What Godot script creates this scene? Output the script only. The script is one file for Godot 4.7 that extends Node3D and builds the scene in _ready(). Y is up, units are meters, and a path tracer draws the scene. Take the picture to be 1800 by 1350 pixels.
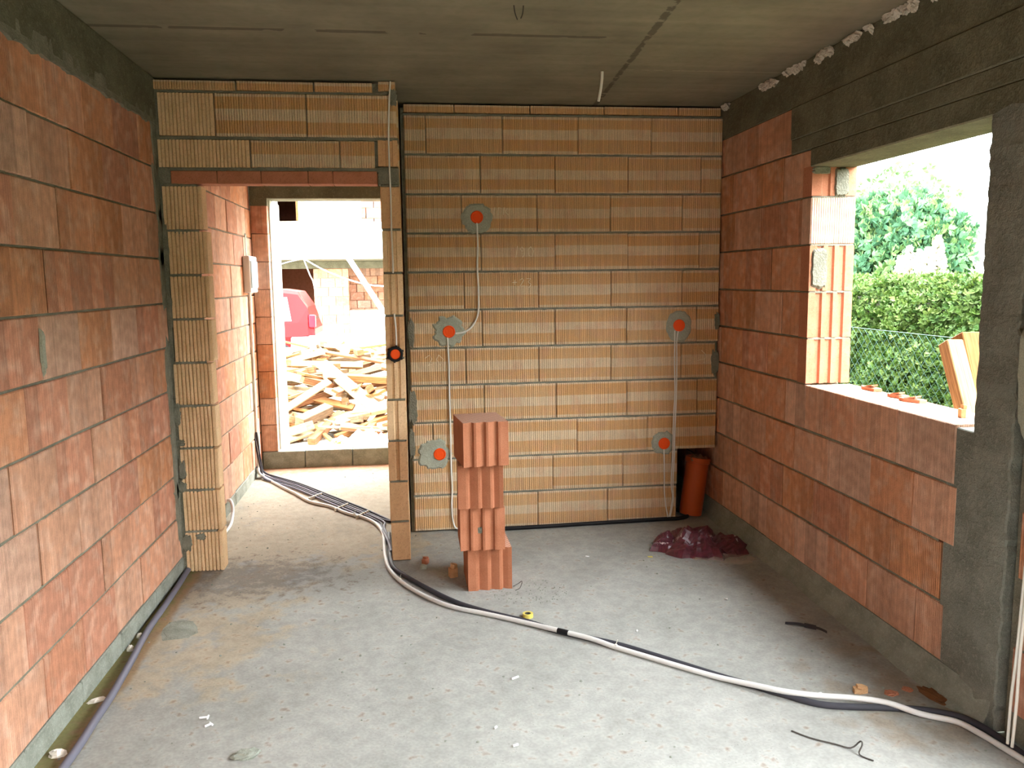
extends Node3D

# ---------------------------------------------------------------- sizes of the place (metres)
const XL := -1.369      # inner face of the left wall
const XR := 2.129       # inner face of the right wall
const HC := 2.83        # ceiling
const ZP := -4.894      # front of the partition with the doorway
const ZB := -5.447      # front of the niche wall
const ZF := -7.62       # inner face of the far (outside) wall
const ZR := 0.9         # inner face of the rear wall
const GY := -0.12       # ground outside

var rng := RandomNumberGenerator.new()
var taken := {}
var cache := {}
var RED := {}
var YEL := {}
var M := {}


# ---------------------------------------------------------------- mesh building
class MB:
	var v := PackedVector3Array()
	var n := PackedVector3Array()
	var uv := PackedVector2Array()
	var t := Transform3D()

	func tri(a: Vector3, b: Vector3, c: Vector3, ua := Vector2.ZERO, ub := Vector2.ZERO, uc := Vector2.ZERO) -> void:
		a = t * a; b = t * b; c = t * c
		var nn := (b - a).cross(c - a).normalized()
		v.append(a); v.append(c); v.append(b)
		n.append(nn); n.append(nn); n.append(nn)
		uv.append(ua); uv.append(uc); uv.append(ub)

	func quad(a: Vector3, b: Vector3, c: Vector3, d: Vector3, ua := Vector2(0, 0), ub := Vector2(1, 0), uc := Vector2(1, 1), ud := Vector2(0, 1)) -> void:
		tri(a, b, c, ua, ub, uc)
		tri(a, c, d, ua, uc, ud)

	# a quad with its own corner normals
	func squad(a: Vector3, b: Vector3, c: Vector3, d: Vector3, na: Vector3, nb: Vector3, nc: Vector3, nd: Vector3, ua := Vector2(0, 0), ub := Vector2(1, 0), uc := Vector2(1, 1), ud := Vector2(0, 1)) -> void:
		var q := [a, c, b, a, d, c]
		var k := [na, nc, nb, na, nd, nc]
		var w := [ua, uc, ub, ua, ud, uc]
		for i in 6:
			v.append(t * q[i]); n.append((t.basis * k[i]).normalized()); uv.append(w[i])

	# planar coordinates in metres on the face that a normal looks out of
	static func flat(p: Vector3, d: Vector3) -> Vector2:
		var a := d.abs()
		if a.x >= a.y and a.x >= a.z:
			return Vector2(p.z, -p.y)
		if a.y >= a.z:
			return Vector2(p.x, p.z)
		return Vector2(p.x, -p.y)

	func quadf(a: Vector3, b: Vector3, c: Vector3, d: Vector3) -> void:
		var k := (b - a).cross(c - a)
		quad(a, b, c, d, flat(a, k), flat(b, k), flat(c, k), flat(d, k))

	# a box with chamfered edges
	func box(lo: Vector3, hi: Vector3, e := 0.003) -> void:
		var c := (lo + hi) * 0.5
		var h := (hi - lo) * 0.5
		e = minf(e, minf(h.x, minf(h.y, h.z)) * 0.6)
		for ax in 3:
			for s in [-1.0, 1.0]:
				var o := Vector3.ZERO; o[ax] = s * h[ax]
				var u := Vector3.ZERO; u[(ax + 1) % 3] = h[(ax + 1) % 3] - e
				var w := Vector3.ZERO; w[(ax + 2) % 3] = h[(ax + 2) % 3] - e
				if s > 0:
					quadf(c + o - u - w, c + o + u - w, c + o + u + w, c + o - u + w)
				else:
					quadf(c + o - u - w, c + o - u + w, c + o + u + w, c + o + u - w)
		for ax in 3:                      # edges that run along ax
			var i := (ax + 1) % 3
			var j := (ax + 2) % 3
			for s in [-1.0, 1.0]:
				for r in [-1.0, 1.0]:
					var l := Vector3.ZERO; l[ax] = h[ax] - e
					var p := Vector3.ZERO; p[i] = s * h[i]; p[j] = r * (h[j] - e)
					var q := Vector3.ZERO; q[i] = s * (h[i] - e); q[j] = r * h[j]
					if s * r > 0:
						quadf(c - l + p, c + l + q - l * 2.0, c + l + q, c + l + p)
					else:
						quadf(c - l + p, c + l + p, c + l + q, c - l + q)
		for sx in [-1.0, 1.0]:
			for sy in [-1.0, 1.0]:
				for sz in [-1.0, 1.0]:
					var a := c + Vector3(sx * h.x, sy * (h.y - e), sz * (h.z - e))
					var b := c + Vector3(sx * (h.x - e), sy * h.y, sz * (h.z - e))
					var d := c + Vector3(sx * (h.x - e), sy * (h.y - e), sz * h.z)
					if sx * sy * sz > 0:
						tri(a, b, d)
					else:
						tri(a, d, b)

	# an upright prism over a polygon in x and z, counter-clockwise seen from above with z pointing down the page reversed
	func prism(poly: PackedVector2Array, y0: float, y1: float, caps: MB = null) -> void:
		var m := poly.size()
		var area := 0.0
		for i in m:
			area += poly[i].cross(poly[(i + 1) % m])
		if area > 0:
			poly = poly.duplicate(); poly.reverse()
		var run := 0.0
		for i in m:
			var a := poly[i]
			var b := poly[(i + 1) % m]
			var l := a.distance_to(b)
			quad(Vector3(a.x, y0, a.y), Vector3(b.x, y0, b.y), Vector3(b.x, y1, b.y), Vector3(a.x, y1, a.y), Vector2(run, -y0), Vector2(run + l, -y0), Vector2(run + l, -y1), Vector2(run, -y1))
			run += l
		var to: MB = caps if caps else self
		var keep := to.t
		to.t = t
		var ids := Geometry2D.triangulate_polygon(poly)
		for i in range(0, ids.size(), 3):
			var a := poly[ids[i]]
			var b := poly[ids[i + 1]]
			var c := poly[ids[i + 2]]
			if (b - a).cross(c - a) > 0:
				var x := b; b = c; c = x
			to.tri(Vector3(a.x, y1, a.y), Vector3(b.x, y1, b.y), Vector3(c.x, y1, c.y), a, b, c)
			to.tri(Vector3(a.x, y0, a.y), Vector3(c.x, y0, c.y), Vector3(b.x, y0, b.y), a, c, b)
		to.t = keep

	# a round tube along a path; the radius may differ at each point
	func tube(path: PackedVector3Array, r, sides := 8, caps := true) -> void:
		var m := path.size()
		var up := Vector3.UP
		var rings := []
		var nrm := []
		for i in m:
			var d := (path[mini(i + 1, m - 1)] - path[maxi(i - 1, 0)]).normalized()
			if i == 0:
				up = Vector3.UP if absf(d.y) < 0.9 else Vector3.RIGHT
			var side := d.cross(up).normalized()
			up = side.cross(d).normalized()
			var rad: float = r[i] if r is Array or r is PackedFloat32Array else r
			var ring := []
			var rn := []
			for k in sides:
				var a := TAU * k / sides
				var o := side * cos(a) + up * sin(a)
				ring.append(path[i] + o * rad); rn.append(o)
			rings.append(ring); nrm.append(rn)
		var run := 0.0
		for i in m - 1:
			var l := path[i].distance_to(path[i + 1])
			for k in sides:
				var j := (k + 1) % sides
				squad(rings[i][j], rings[i][k], rings[i + 1][k], rings[i + 1][j], nrm[i][j], nrm[i][k], nrm[i + 1][k], nrm[i + 1][j], Vector2(float(k) / sides, run), Vector2(float(k + 1) / sides, run), Vector2(float(k + 1) / sides, run + l), Vector2(float(k) / sides, run + l))
			run += l
		if caps:
			for k in sides:
				var j := (k + 1) % sides
				tri(path[0], rings[0][k], rings[0][j])
				tri(path[m - 1], rings[m - 1][j], rings[m - 1][k])

	# turned shape round the y axis: profile of (radius, height) from bottom to top
	func lathe(prof: Array, sides := 24) -> void:
		for i in prof.size() - 1:
			var p: Vector2 = prof[i]
			var q: Vector2 = prof[i + 1]
			var s := (q - p).normalized()
			for k in sides:
				var a := TAU * k / sides
				var b := TAU * (k + 1) / sides
				var da := Vector3(cos(a), 0, -sin(a))
				var db := Vector3(cos(b), 0, -sin(b))
				var na := da * s.y - Vector3.UP * s.x
				var nb := db * s.y - Vector3.UP * s.x
				squad(da * p.x + Vector3.UP * p.y, db * p.x + Vector3.UP * p.y, db * q.x + Vector3.UP * q.y, da * q.x + Vector3.UP * q.y, na, nb, nb, na)

	func into(m: ArrayMesh, mat: Material) -> ArrayMesh:
		var a := []
		a.resize(Mesh.ARRAY_MAX)
		a[Mesh.ARRAY_VERTEX] = v
		a[Mesh.ARRAY_NORMAL] = n
		a[Mesh.ARRAY_TEX_UV] = uv
		m.add_surface_from_arrays(Mesh.PRIMITIVE_TRIANGLES, a)
		m.surface_set_material(m.get_surface_count() - 1, mat)
		return m

	func mesh(mat: Material) -> ArrayMesh:
		return into(ArrayMesh.new(), mat)


# ---------------------------------------------------------------- scene tree
func numbered(called: String) -> String:
	if not taken.has(called):
		taken[called] = 0
		return called
	taken[called] += 1
	return "%s_%03d" % [called, taken[called]]


func tag(o: Node3D, label: String, category: String, group := "", kind := "") -> Node3D:
	o.set_meta("label", label)
	o.set_meta("category", category)
	if group:
		o.set_meta("group", group)
	if kind:
		o.set_meta("kind", kind)
	return o


func thing(called: String, label: String, category: String, at := Vector3.ZERO, turn := 0.0, group := "", kind := "") -> Node3D:
	var o := Node3D.new()
	o.name = numbered(called)
	add_child(o)
	o.position = at
	o.rotation.y = turn
	return tag(o, label, category, group, kind)


func part(parent: Node3D, called: String, mesh: Mesh, at := Vector3.ZERO) -> MeshInstance3D:
	var o := MeshInstance3D.new()
	o.name = called if parent != self else numbered(called)
	o.mesh = mesh
	o.position = at
	parent.add_child(o, true)
	return o


func boxp(parent: Node3D, called: String, lo: Vector3, hi: Vector3, mat: Material, e := 0.003) -> MeshInstance3D:
	var b := MB.new()
	var c := (lo + hi) * 0.5
	b.box(lo - c, hi - c, e)
	return part(parent, called, b.mesh(mat), c)


func smooth(pts: Array, step := 4) -> PackedVector3Array:
	var p := PackedVector3Array()
	for q in pts:
		p.append(q if q is Vector3 else Vector3(q[0], q[1], q[2]))
	var out := PackedVector3Array()
	for i in p.size() - 1:
		var a := p[maxi(i - 1, 0)]
		var d := p[mini(i + 2, p.size() - 1)]
		for k in step:
			out.append(p[i].cubic_interpolate(p[i + 1], a, d, float(k) / step))
	out.append(p[p.size() - 1])
	return out


# ---------------------------------------------------------------- textures
func noise(w: int, h: int, freq: float, oct: int, sd: int, type := FastNoiseLite.TYPE_SIMPLEX) -> PackedByteArray:
	var f := FastNoiseLite.new()
	f.noise_type = type
	f.frequency = freq
	f.fractal_octaves = oct
	f.seed = sd
	return f.get_image(w, h).get_data()


func streaks(w: int, h: int, freq: float, squeeze: int, sd: int) -> PackedByteArray:
	var f := FastNoiseLite.new()
	f.noise_type = FastNoiseLite.TYPE_SIMPLEX
	f.frequency = freq
	f.fractal_octaves = 3
	f.seed = sd
	var im := f.get_image(w, maxi(2, h / squeeze))
	im.resize(w, h, Image.INTERPOLATE_BILINEAR)
	return im.get_data()


func seamless(w: int, freq: float, oct: int, sd: int) -> PackedByteArray:
	var f := FastNoiseLite.new()
	f.noise_type = FastNoiseLite.TYPE_SIMPLEX
	f.frequency = freq
	f.fractal_octaves = oct
	f.seed = sd
	return f.get_seamless_image(w, w, false, false, 0.2).get_data()


func tex(w: int, h: int, data: PackedByteArray, grey := false) -> ImageTexture:
	return ImageTexture.create_from_image(Image.create_from_data(w, h, false, Image.FORMAT_L8 if grey else Image.FORMAT_RGB8, data))


# fired clay in a sheet of tiles, one tile for each variant of a block's face
func clay_sheet(w: int, h: int, cols: int, rows: int, kind: String) -> Array:
	var fine := noise(w, h, 0.11, 3, 11)
	var coarse := noise(w, h, 0.012, 3, 12)
	var streak := streaks(w, h, 0.07, 70, 13)
	var blot := noise(w, h, 0.006, 4, 14)
	var data := PackedByteArray(); data.resize(w * h * 3)
	var high := PackedByteArray(); high.resize(w * h)
	var tw := w / cols
	var th := h / rows
	var reds := [Vector3(207, 157, 128), Vector3(203, 144, 109), Vector3(212, 170, 146), Vector3(200, 140, 110), Vector3(206, 151, 121), Vector3(195, 138, 112), Vector3(210, 161, 133), Vector3(202, 142, 104)]
	var r := RandomNumberGenerator.new()
	r.seed = 77
	for tj in rows:
		for ti in cols:
			var num := tj * cols + ti
			var base: Vector3 = reds[num % reds.size()]
			var amp := r.randf_range(0.06, 0.18)
			var pitch := r.randf_range(10.0, 14.0)
			var shade := PackedFloat32Array(); shade.resize(tw)
			var rel := PackedFloat32Array(); rel.resize(tw)
			var edges := [0.0, r.randf_range(0.2, 0.42), r.randf_range(0.5, 0.8), 1.01]
			var lights := [r.randf_range(-0.07, 0.08), r.randf_range(-0.07, 0.08), r.randf_range(-0.07, 0.08)]
			var combed := [r.randf() < 0.75, r.randf() < 0.6, r.randf() < 0.75]
			if kind == "yellow":
				pitch = 384.0 / 35.0
				amp = 0.13
			for i in tw:
				var u := float(i) / tw
				var z := 0 if u < edges[1] else 1 if u < edges[2] else 2
				var ph := fposmod(i, pitch) / pitch
				var line := maxf(0.0, 1.0 - absf(ph - 0.5) * 5.0)
				if kind == "yellow":
					shade[i] = 0.0
					rel[i] = -line
				else:
					shade[i] = lights[z]
					rel[i] = -line * amp * 6.0 if combed[z] else 0.0
			var s0 := r.randf_range(-0.03, 0.03)
			var e1 := 0.06 + s0
			var e2 := 0.34 + r.randf_range(-0.03, 0.03)
			var e3 := 0.60 + r.randf_range(-0.04, 0.04)
			var e4 := 0.88 + r.randf_range(-0.03, 0.05)
			var bandy := r.randf_range(0.7, 1.0)
			var burnt := false
			for j in th:
				var vv := float(j) / th
				var band := 0.0
				if kind == "yellow":
					band = bandy * (smoothstep(e1 - 0.02, e1 + 0.02, vv) * (1.0 - smoothstep(e2 - 0.02, e2 + 0.02, vv)) + smoothstep(e3 - 0.02, e3 + 0.02, vv) * (1.0 - smoothstep(e4 - 0.02, e4 + 0.02, vv)))
				var at := (tj * th + j) * w + ti * tw
				for i in tw:
					var k := at + i
					var f := fine[k] / 255.0 - 0.5
					var c := coarse[k] / 255.0 - 0.5
					var s := streak[k] / 255.0 - 0.5
					var l := 1.0 + shade[i] + f * 0.07 + s * 0.13
					var col: Vector3
					if kind == "yellow":
						var bb := clampf(band + c * 0.25, 0.0, 1.0)
						col = Vector3(229, 206, 170).lerp(Vector3(217, 168, 114), bb)
						col = col.lerp(Vector3(220, 172, 138), clampf((blot[k] / 255.0 - 0.55) * 1.3, 0.0, 0.4))
						l += c * 0.06
					else:
						col = base
						var dust := clampf((blot[k] / 255.0 - 0.45) * 2.4 + s * 0.6, 0.0, 1.0)
						col = col.lerp(Vector3(218, 182, 160), dust * 0.5)
						l += c * 0.14
						if burnt:
							var so := Vector2((float(i) / tw - 0.5) / 0.30, (vv - 0.5) / 0.28).length()
							l -= 0.24 * smoothstep(1.2, 0.1, so + c * 0.9)
					data[k * 3] = clampi(int(col.x * l), 0, 255)
					data[k * 3 + 1] = clampi(int(col.y * l), 0, 255)
					data[k * 3 + 2] = clampi(int(col.z * l), 0, 255)
					high[k] = clampi(int(215 + rel[i] * 170.0 + f * 40.0), 0, 255)
	return [tex(w, h, data), tex(w, h, high, true)]


# a seamless mottled sheet for triplanar use
func mottled(w: int, a: Color, b: Color, c: Color, sd: int, specks := 0.0) -> Array:
	var n1 := seamless(w, 0.008, 4, sd)
	var n2 := seamless(w, 0.05, 3, sd + 1)
	var n3 := seamless(w, 0.2, 2, sd + 2)
	var data := PackedByteArray(); data.resize(w * w * 3)
	var high := PackedByteArray(); high.resize(w * w)
	for k in w * w:
		var x := n1[k] / 255.0
		var y := n2[k] / 255.0
		var z := n3[k] / 255.0
		var col := a.lerp(b, clampf(x * 1.5 - 0.25, 0, 1)).lerp(c, clampf((y - 0.62) * 2.2, 0, 0.8))
		var l := 1.0 + (z - 0.5) * 0.16
		if specks > 0.0 and z > 1.0 - specks:
			l *= 0.6
		data[k * 3] = clampi(int(col.r * 255.0 * l), 0, 255)
		data[k * 3 + 1] = clampi(int(col.g * 255.0 * l), 0, 255)
		data[k * 3 + 2] = clampi(int(col.b * 255.0 * l), 0, 255)
		high[k] = clampi(int(128 + (y - 0.5) * 120.0 + (z - 0.5) * 90.0), 0, 255)
	return [tex(w, w, data), tex(w, w, high, true)]


func surface(called: String, col: Color, rough := 0.9, t: Array = [], tri_scale := 0.0, relief := 0.0) -> StandardMaterial3D:
	var m := StandardMaterial3D.new()
	m.resource_name = called
	m.albedo_color = col
	m.roughness = rough
	m.metallic_specular = 0.3
	if t.size():
		m.albedo_texture = t[0]
		if relief > 0.0:
			m.heightmap_enabled = true
			m.heightmap_texture = t[1]
			m.heightmap_scale = relief
	if tri_scale > 0.0:
		m.uv1_triplanar = true
		m.uv1_world_triplanar = true
		m.uv1_scale = Vector3.ONE * tri_scale
	M[called] = m
	return m


func floor_sheet(w: int, h: int, x0: float, x1: float, z0: float, z1: float) -> Array:
	var n1 := noise(w, h, 0.006, 4, 31)
	var n2 := noise(w, h, 0.035, 4, 32)
	var n3 := noise(w, h, 0.18, 3, 33)
	var n4 := noise(w, h, 0.012, 5, 34)
	var data := PackedByteArray(); data.resize(w * h * 3)
	var high := PackedByteArray(); high.resize(w * h)
	var grey := Vector3(190, 191, 184)
	var sand := Vector3(203, 190, 166)
	var dark := Vector3(112, 108, 104)
	var moss := Vector3(142, 142, 92)
	var earth := Vector3(170, 136, 98)
	for j in h:
		var z := lerpf(z0, z1, (j + 0.5) / h)
		for i in w:
			var x := lerpf(x0, x1, (i + 0.5) / w)
			var k := j * w + i
			var a := n1[k] / 255.0
			var b := n2[k] / 255.0
			var c := n3[k] / 255.0
			var d := n4[k] / 255.0
			var col := grey
			# sandy dust trodden in through the doorway and along the left side
			var where := maxf(smoothstep(-4.5, -5.3, z) * smoothstep(0.35, -0.3, x), 0.75 * smoothstep(-0.15, -1.1, x) * smoothstep(-3.0, -3.7, z))
			var s := clampf((where * 1.7 + (d - 0.5) * 1.6 + (b - 0.5) * 0.7 - 0.55) * 1.6, 0.0, 1.0) * minf(1.0, where * 3.0)
			col = col.lerp(sand, s * 0.85)
			# spilt dark grit by the foot of the pier
			var gp := Vector2((x + 0.95) / 0.55, (z + 4.75) / 0.34).length()
			var g := clampf((1.2 - gp + (b - 0.5) * 1.6 + (c - 0.5) * 1.0) * 1.2, 0.0, 1.0)
			col = col.lerp(dark, g * 0.55)
			# earth and moss in the strip along the left wall
			var e := x - (XL + 0.115 + (a - 0.5) * 0.06)
			if e < 0.03 and z > -5.0:
				var q := smoothstep(0.02, -0.02, e)
				col = col.lerp(earth, q * 0.8)
				var near := smoothstep(XL + 0.10, XL + 0.03, x)
				col = col.lerp(moss, clampf(near * 1.3 + (b - 0.5) * 1.6 - 0.15, 0.0, 1.0) * 0.85 * q)
			# brown dirt and painted-in shade in the right corner by the post
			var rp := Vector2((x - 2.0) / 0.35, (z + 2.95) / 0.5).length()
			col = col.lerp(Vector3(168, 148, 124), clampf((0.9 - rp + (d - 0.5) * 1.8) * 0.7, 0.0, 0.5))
			# brick dust on the threshold side
			col = col.lerp(Vector3(196, 140, 104), clampf((smoothstep(-7.15, -7.5, z) + (b - 0.5) * 1.2 - 0.3), 0.0, 0.7))
			var l := 1.0 + (a - 0.5) * 0.10 + (b - 0.5) * 0.12 + (c - 0.5) * 0.10
			if b > 0.80:
				l -= (b - 0.80) * 1.1
			if c > 0.86 and d > 0.45:
				l *= 0.82
			if c < 0.10 and a > 0.5:
				l *= 1.12
			data[k * 3] = clampi(int(col.x * l), 0, 255)
			data[k * 3 + 1] = clampi(int(col.y * l), 0, 255)
			data[k * 3 + 2] = clampi(int(col.z * l), 0, 255)
			high[k] = clampi(int(128 + (b - 0.5) * 130.0 + (c - 0.5) * 70.0), 0, 255)
	return [tex(w, h, data), tex(w, h, high, true)]


func ceiling_sheet(w: int, h: int) -> Array:
	var n1 := noise(w, h, 0.008, 4, 41)
	var n2 := noise(w, h, 0.05, 3, 42)
	var st := streaks(h, w, 0.04, 30, 43)     # read crosswise below
	var data := PackedByteArray(); data.resize(w * h * 3)
	var x0 := XL; var x1 := XR; var z0 := ZF; var z1 := ZR
	for j in h:
		var z := lerpf(z0, z1, (j + 0.5) / h)
		for i in w:
			var x := lerpf(x0, x1, (i + 0.5) / w)
			var k := j * w + i
			var a := n1[k] / 255.0
			var b := n2[k] / 255.0
			var s := st[(w - 1 - i) * h + j] / 255.0
			var l := 1.0 + (a - 0.5) * 0.16 + (b - 0.5) * 0.08 + (s - 0.5) * 0.08
			# joints between the slab panels, smeared with grout
			var seam := absf(x - (1.13 + (-3.4 - z) * 0.06)) - 0.008 * a
			if seam < 0.012 and b > 0.35:
				l *= 0.74
			var cross := absf(z + 3.97) - 0.015 * a
			if cross < 0.010 and a > 0.42 and x < 1.0:
				l *= 0.76
			if absf(z + 4.55) < 0.006 and x > 1.1 and b > 0.4:
				l *= 1.14
			var col := Vector3(150, 147, 134).lerp(Vector3(134, 133, 118), clampf((b - 0.4) * 1.6, 0.0, 1.0))
			data[k * 3] = clampi(int(col.x * l), 0, 255)
			data[k * 3 + 1] = clampi(int(col.y * l), 0, 255)
			data[k * 3 + 2] = clampi(int(col.z * l), 0, 255)
	return [tex(w, h, data)]


func wood_sheet(w: int, h: int) -> Array:
	var n1 := streaks(h, w, 0.06, 40, 51)
	var n2 := noise(w, h, 0.02, 3, 52)
	var data := PackedByteArray(); data.resize(w * h * 3)
	for j in h:
		for i in w:
			var k := j * w + i
			var g := n1[(w - 1 - i) * h + j] / 255.0
			var b := n2[k] / 255.0
			var l := 0.80 + 0.34 * g + (b - 0.5) * 0.2
			data[k * 3] = clampi(int(232 * l), 0, 255)
			data[k * 3 + 1] = clampi(int(206 * l), 0, 255)
			data[k * 3 + 2] = clampi(int(168 * l), 0, 255)
	return [tex(w, h, data)]


func holes_sheet(w: int) -> Array:
	var n := noise(w, w, 0.1, 2, 61)
	var data := PackedByteArray(); data.resize(w * w * 3)
	for j in w:
		for i in w:
			var k := j * w + i
			var r := j / 16
			var x := fposmod(i + (r % 2) * 16, 32) / 32.0
			var y := fposmod(j, 16) / 16.0
			var inside := absf(x - 0.5) / 0.40 + absf(y - 0.5) / 0.36 < 1.0
			var l := 0.9 + n[k] / 255.0 * 0.2
			var col := Vector3(150, 106, 88) if inside else Vector3(226, 178, 152)
			data[k * 3] = clampi(int(col.x * l), 0, 255)
			data[k * 3 + 1] = clampi(int(col.y * l), 0, 255)
			data[k * 3 + 2] = clampi(int(col.z * l), 0, 255)
	return [tex(w, w, data)]


func bag_sheet(w: int) -> Array:
	var n := noise(w, w, 0.03, 4, 71)
	var data := PackedByteArray(); data.resize(w * w * 3)
	var white := PackedByteArray(); white.resize(w * w)
	var r := RandomNumberGenerator.new()
	r.seed = 5
	# two worn lines of white lettering, too creased to read
	for line in [[0.10, 0.30, 0.30, 0.62, 8], [0.56, 0.44, 0.82, 0.20, 9], [0.86, 0.42, 0.90, 0.60, 5]]:
		for q in line[4]:
			var f: float = (q + 0.5) / line[4]
			var cx := lerpf(line[0], line[2], f) * w
			var cy := lerpf(line[1], line[3], f) * w
			for s in 4:
				var ax := cx + r.randf_range(-9, 9)
				var ay := cy + r.randf_range(-13, 13)
				var bx := cx + r.randf_range(-9, 9)
				var by := cy + r.randf_range(-13, 13)
				for t in 28:
					var px := int(lerpf(ax, bx, t / 27.0))
					var py := int(lerpf(ay, by, t / 27.0))
					for oy in range(-2, 3):
						for ox in range(-2, 3):
							var xx := clampi(px + ox, 0, w - 1)
							var yy := clampi(py + oy, 0, w - 1)
							white[yy * w + xx] = 1
	for k in w * w:
		var l := 0.75 + n[k] / 255.0 * 0.5
		var col := Vector3(86, 38, 50)
		if white[k] and n[k] > 85:
			col = Vector3(176, 164, 168)
		data[k * 3] = clampi(int(col.x * l), 0, 255)
		data[k * 3 + 1] = clampi(int(col.y * l), 0, 255)
		data[k * 3 + 2] = clampi(int(col.z * l), 0, 255)
	return [tex(w, w, data)]


func materials() -> void:
	var red := clay_sheet(1536, 1024, 4, 4, "red")
	var yel := clay_sheet(1536, 768, 4, 4, "yellow")
	RED = {"mat": surface("red_clay", Color(0.94, 0.94, 0.94), 0.9, red, 0.0, 0.6), "cols": 4, "rows": 4, "w": 0.375, "h": 0.25}
	YEL = {"mat": surface("yellow_clay", Color(0.93, 0.93, 0.93), 0.9, yel, 0.0, 0.8), "cols": 4, "rows": 4, "w": 0.50, "h": 0.25}
	var grain := mottled(256, Color(1, 1, 1), Color(0.93, 0.92, 0.9), Color(0.84, 0.82, 0.8), 200)
	surface("red_plain", Color8(186, 124, 96), 0.9, grain, 3.0, 0.15)
	surface("yellow_plain", Color8(232, 200, 158), 0.9, grain, 3.0, 0.15)
	surface("tan_plain", Color8(214, 172, 128), 0.9, grain, 3.0, 0.15)
	var con := mottled(512, Color8(150, 152, 144), Color8(128, 130, 122), Color8(168, 168, 158), 210, 0.10)
	surface("concrete", Color(0.86, 0.86, 0.84), 0.95, con, 1.1, 0.5)
	surface("beam_concrete", Color8(190, 186, 166), 0.95, con, 0.8, 0.5)
	surface("mortar", Color8(226, 222, 208), 0.95, con, 2.2, 0.5)
	surface("base_concrete", Color8(250, 255, 250), 0.95, con, 1.6, 0.3)
	surface("plaster", Color8(212, 212, 202), 0.95, mottled(256, Color8(196, 200, 190), Color8(182, 186, 176), Color8(210, 212, 204), 220), 2.0, 0.2)
	surface("crust", Color8(206, 200, 186), 0.95, grain, 3.0, 0.5)
	surface("soil", Color.WHITE, 1.0, mottled(512, Color8(208, 200, 186), Color8(182, 172, 156), Color8(224, 216, 204), 230, 0.05), 0.5, 1.5)
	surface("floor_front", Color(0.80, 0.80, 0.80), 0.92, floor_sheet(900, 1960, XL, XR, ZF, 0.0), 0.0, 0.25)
	surface("ceiling", Color(0.82, 0.80, 0.74), 0.95, ceiling_sheet(640, 1600))
	var wood := wood_sheet(256, 512)
	for a in [["wood_fresh", Color(0.62, 0.56, 0.48)], ["wood_pale", Color(0.66, 0.64, 0.60)], ["wood_orange", Color(0.50, 0.38, 0.26)], ["wood_grey", Color(0.42, 0.39, 0.36)], ["wood_brown", Color(0.46, 0.35, 0.27)]]:
		var m := surface(a[0], a[1], 0.85, wood)
		m.uv1_scale = Vector3(1.2, 2.5, 1)
	var hs := surface("hollow_top", Color(0.92, 0.92, 0.92), 0.95, holes_sheet(256))
	hs.uv1_scale = Vector3(4.2, 4.2, 1)
	var bag := surface("bag_film", Color.WHITE, 0.35, bag_sheet(512))
	bag.metallic_specular = 0.5
	surface("orange_plastic", Color8(238, 84, 26), 0.45)
	surface("pipe_plastic", Color8(184, 84, 40), 0.4)
	surface("white_cable", Color8(226, 226, 218), 0.5)
	surface("conduit_grey", Color8(208, 208, 204), 0.5)
	surface("conduit_dark", Color8(60, 60, 66), 0.6)
	surface("conduit_slate", Color8(104, 104, 116), 0.55)
	surface("black_plastic", Color8(26, 26, 28), 0.5)
	surface("white_plastic", Color8(232, 236, 236), 0.4)
	surface("blue_lid", Color8(196, 220, 232), 0.15)
	surface("yellow_tape", Color8(206, 190, 96), 0.6)
	surface("wire", Color8(70, 66, 62), 0.6)
	surface("rust", Color8(120, 82, 54), 0.95, grain, 6.0, 0.3)


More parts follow.
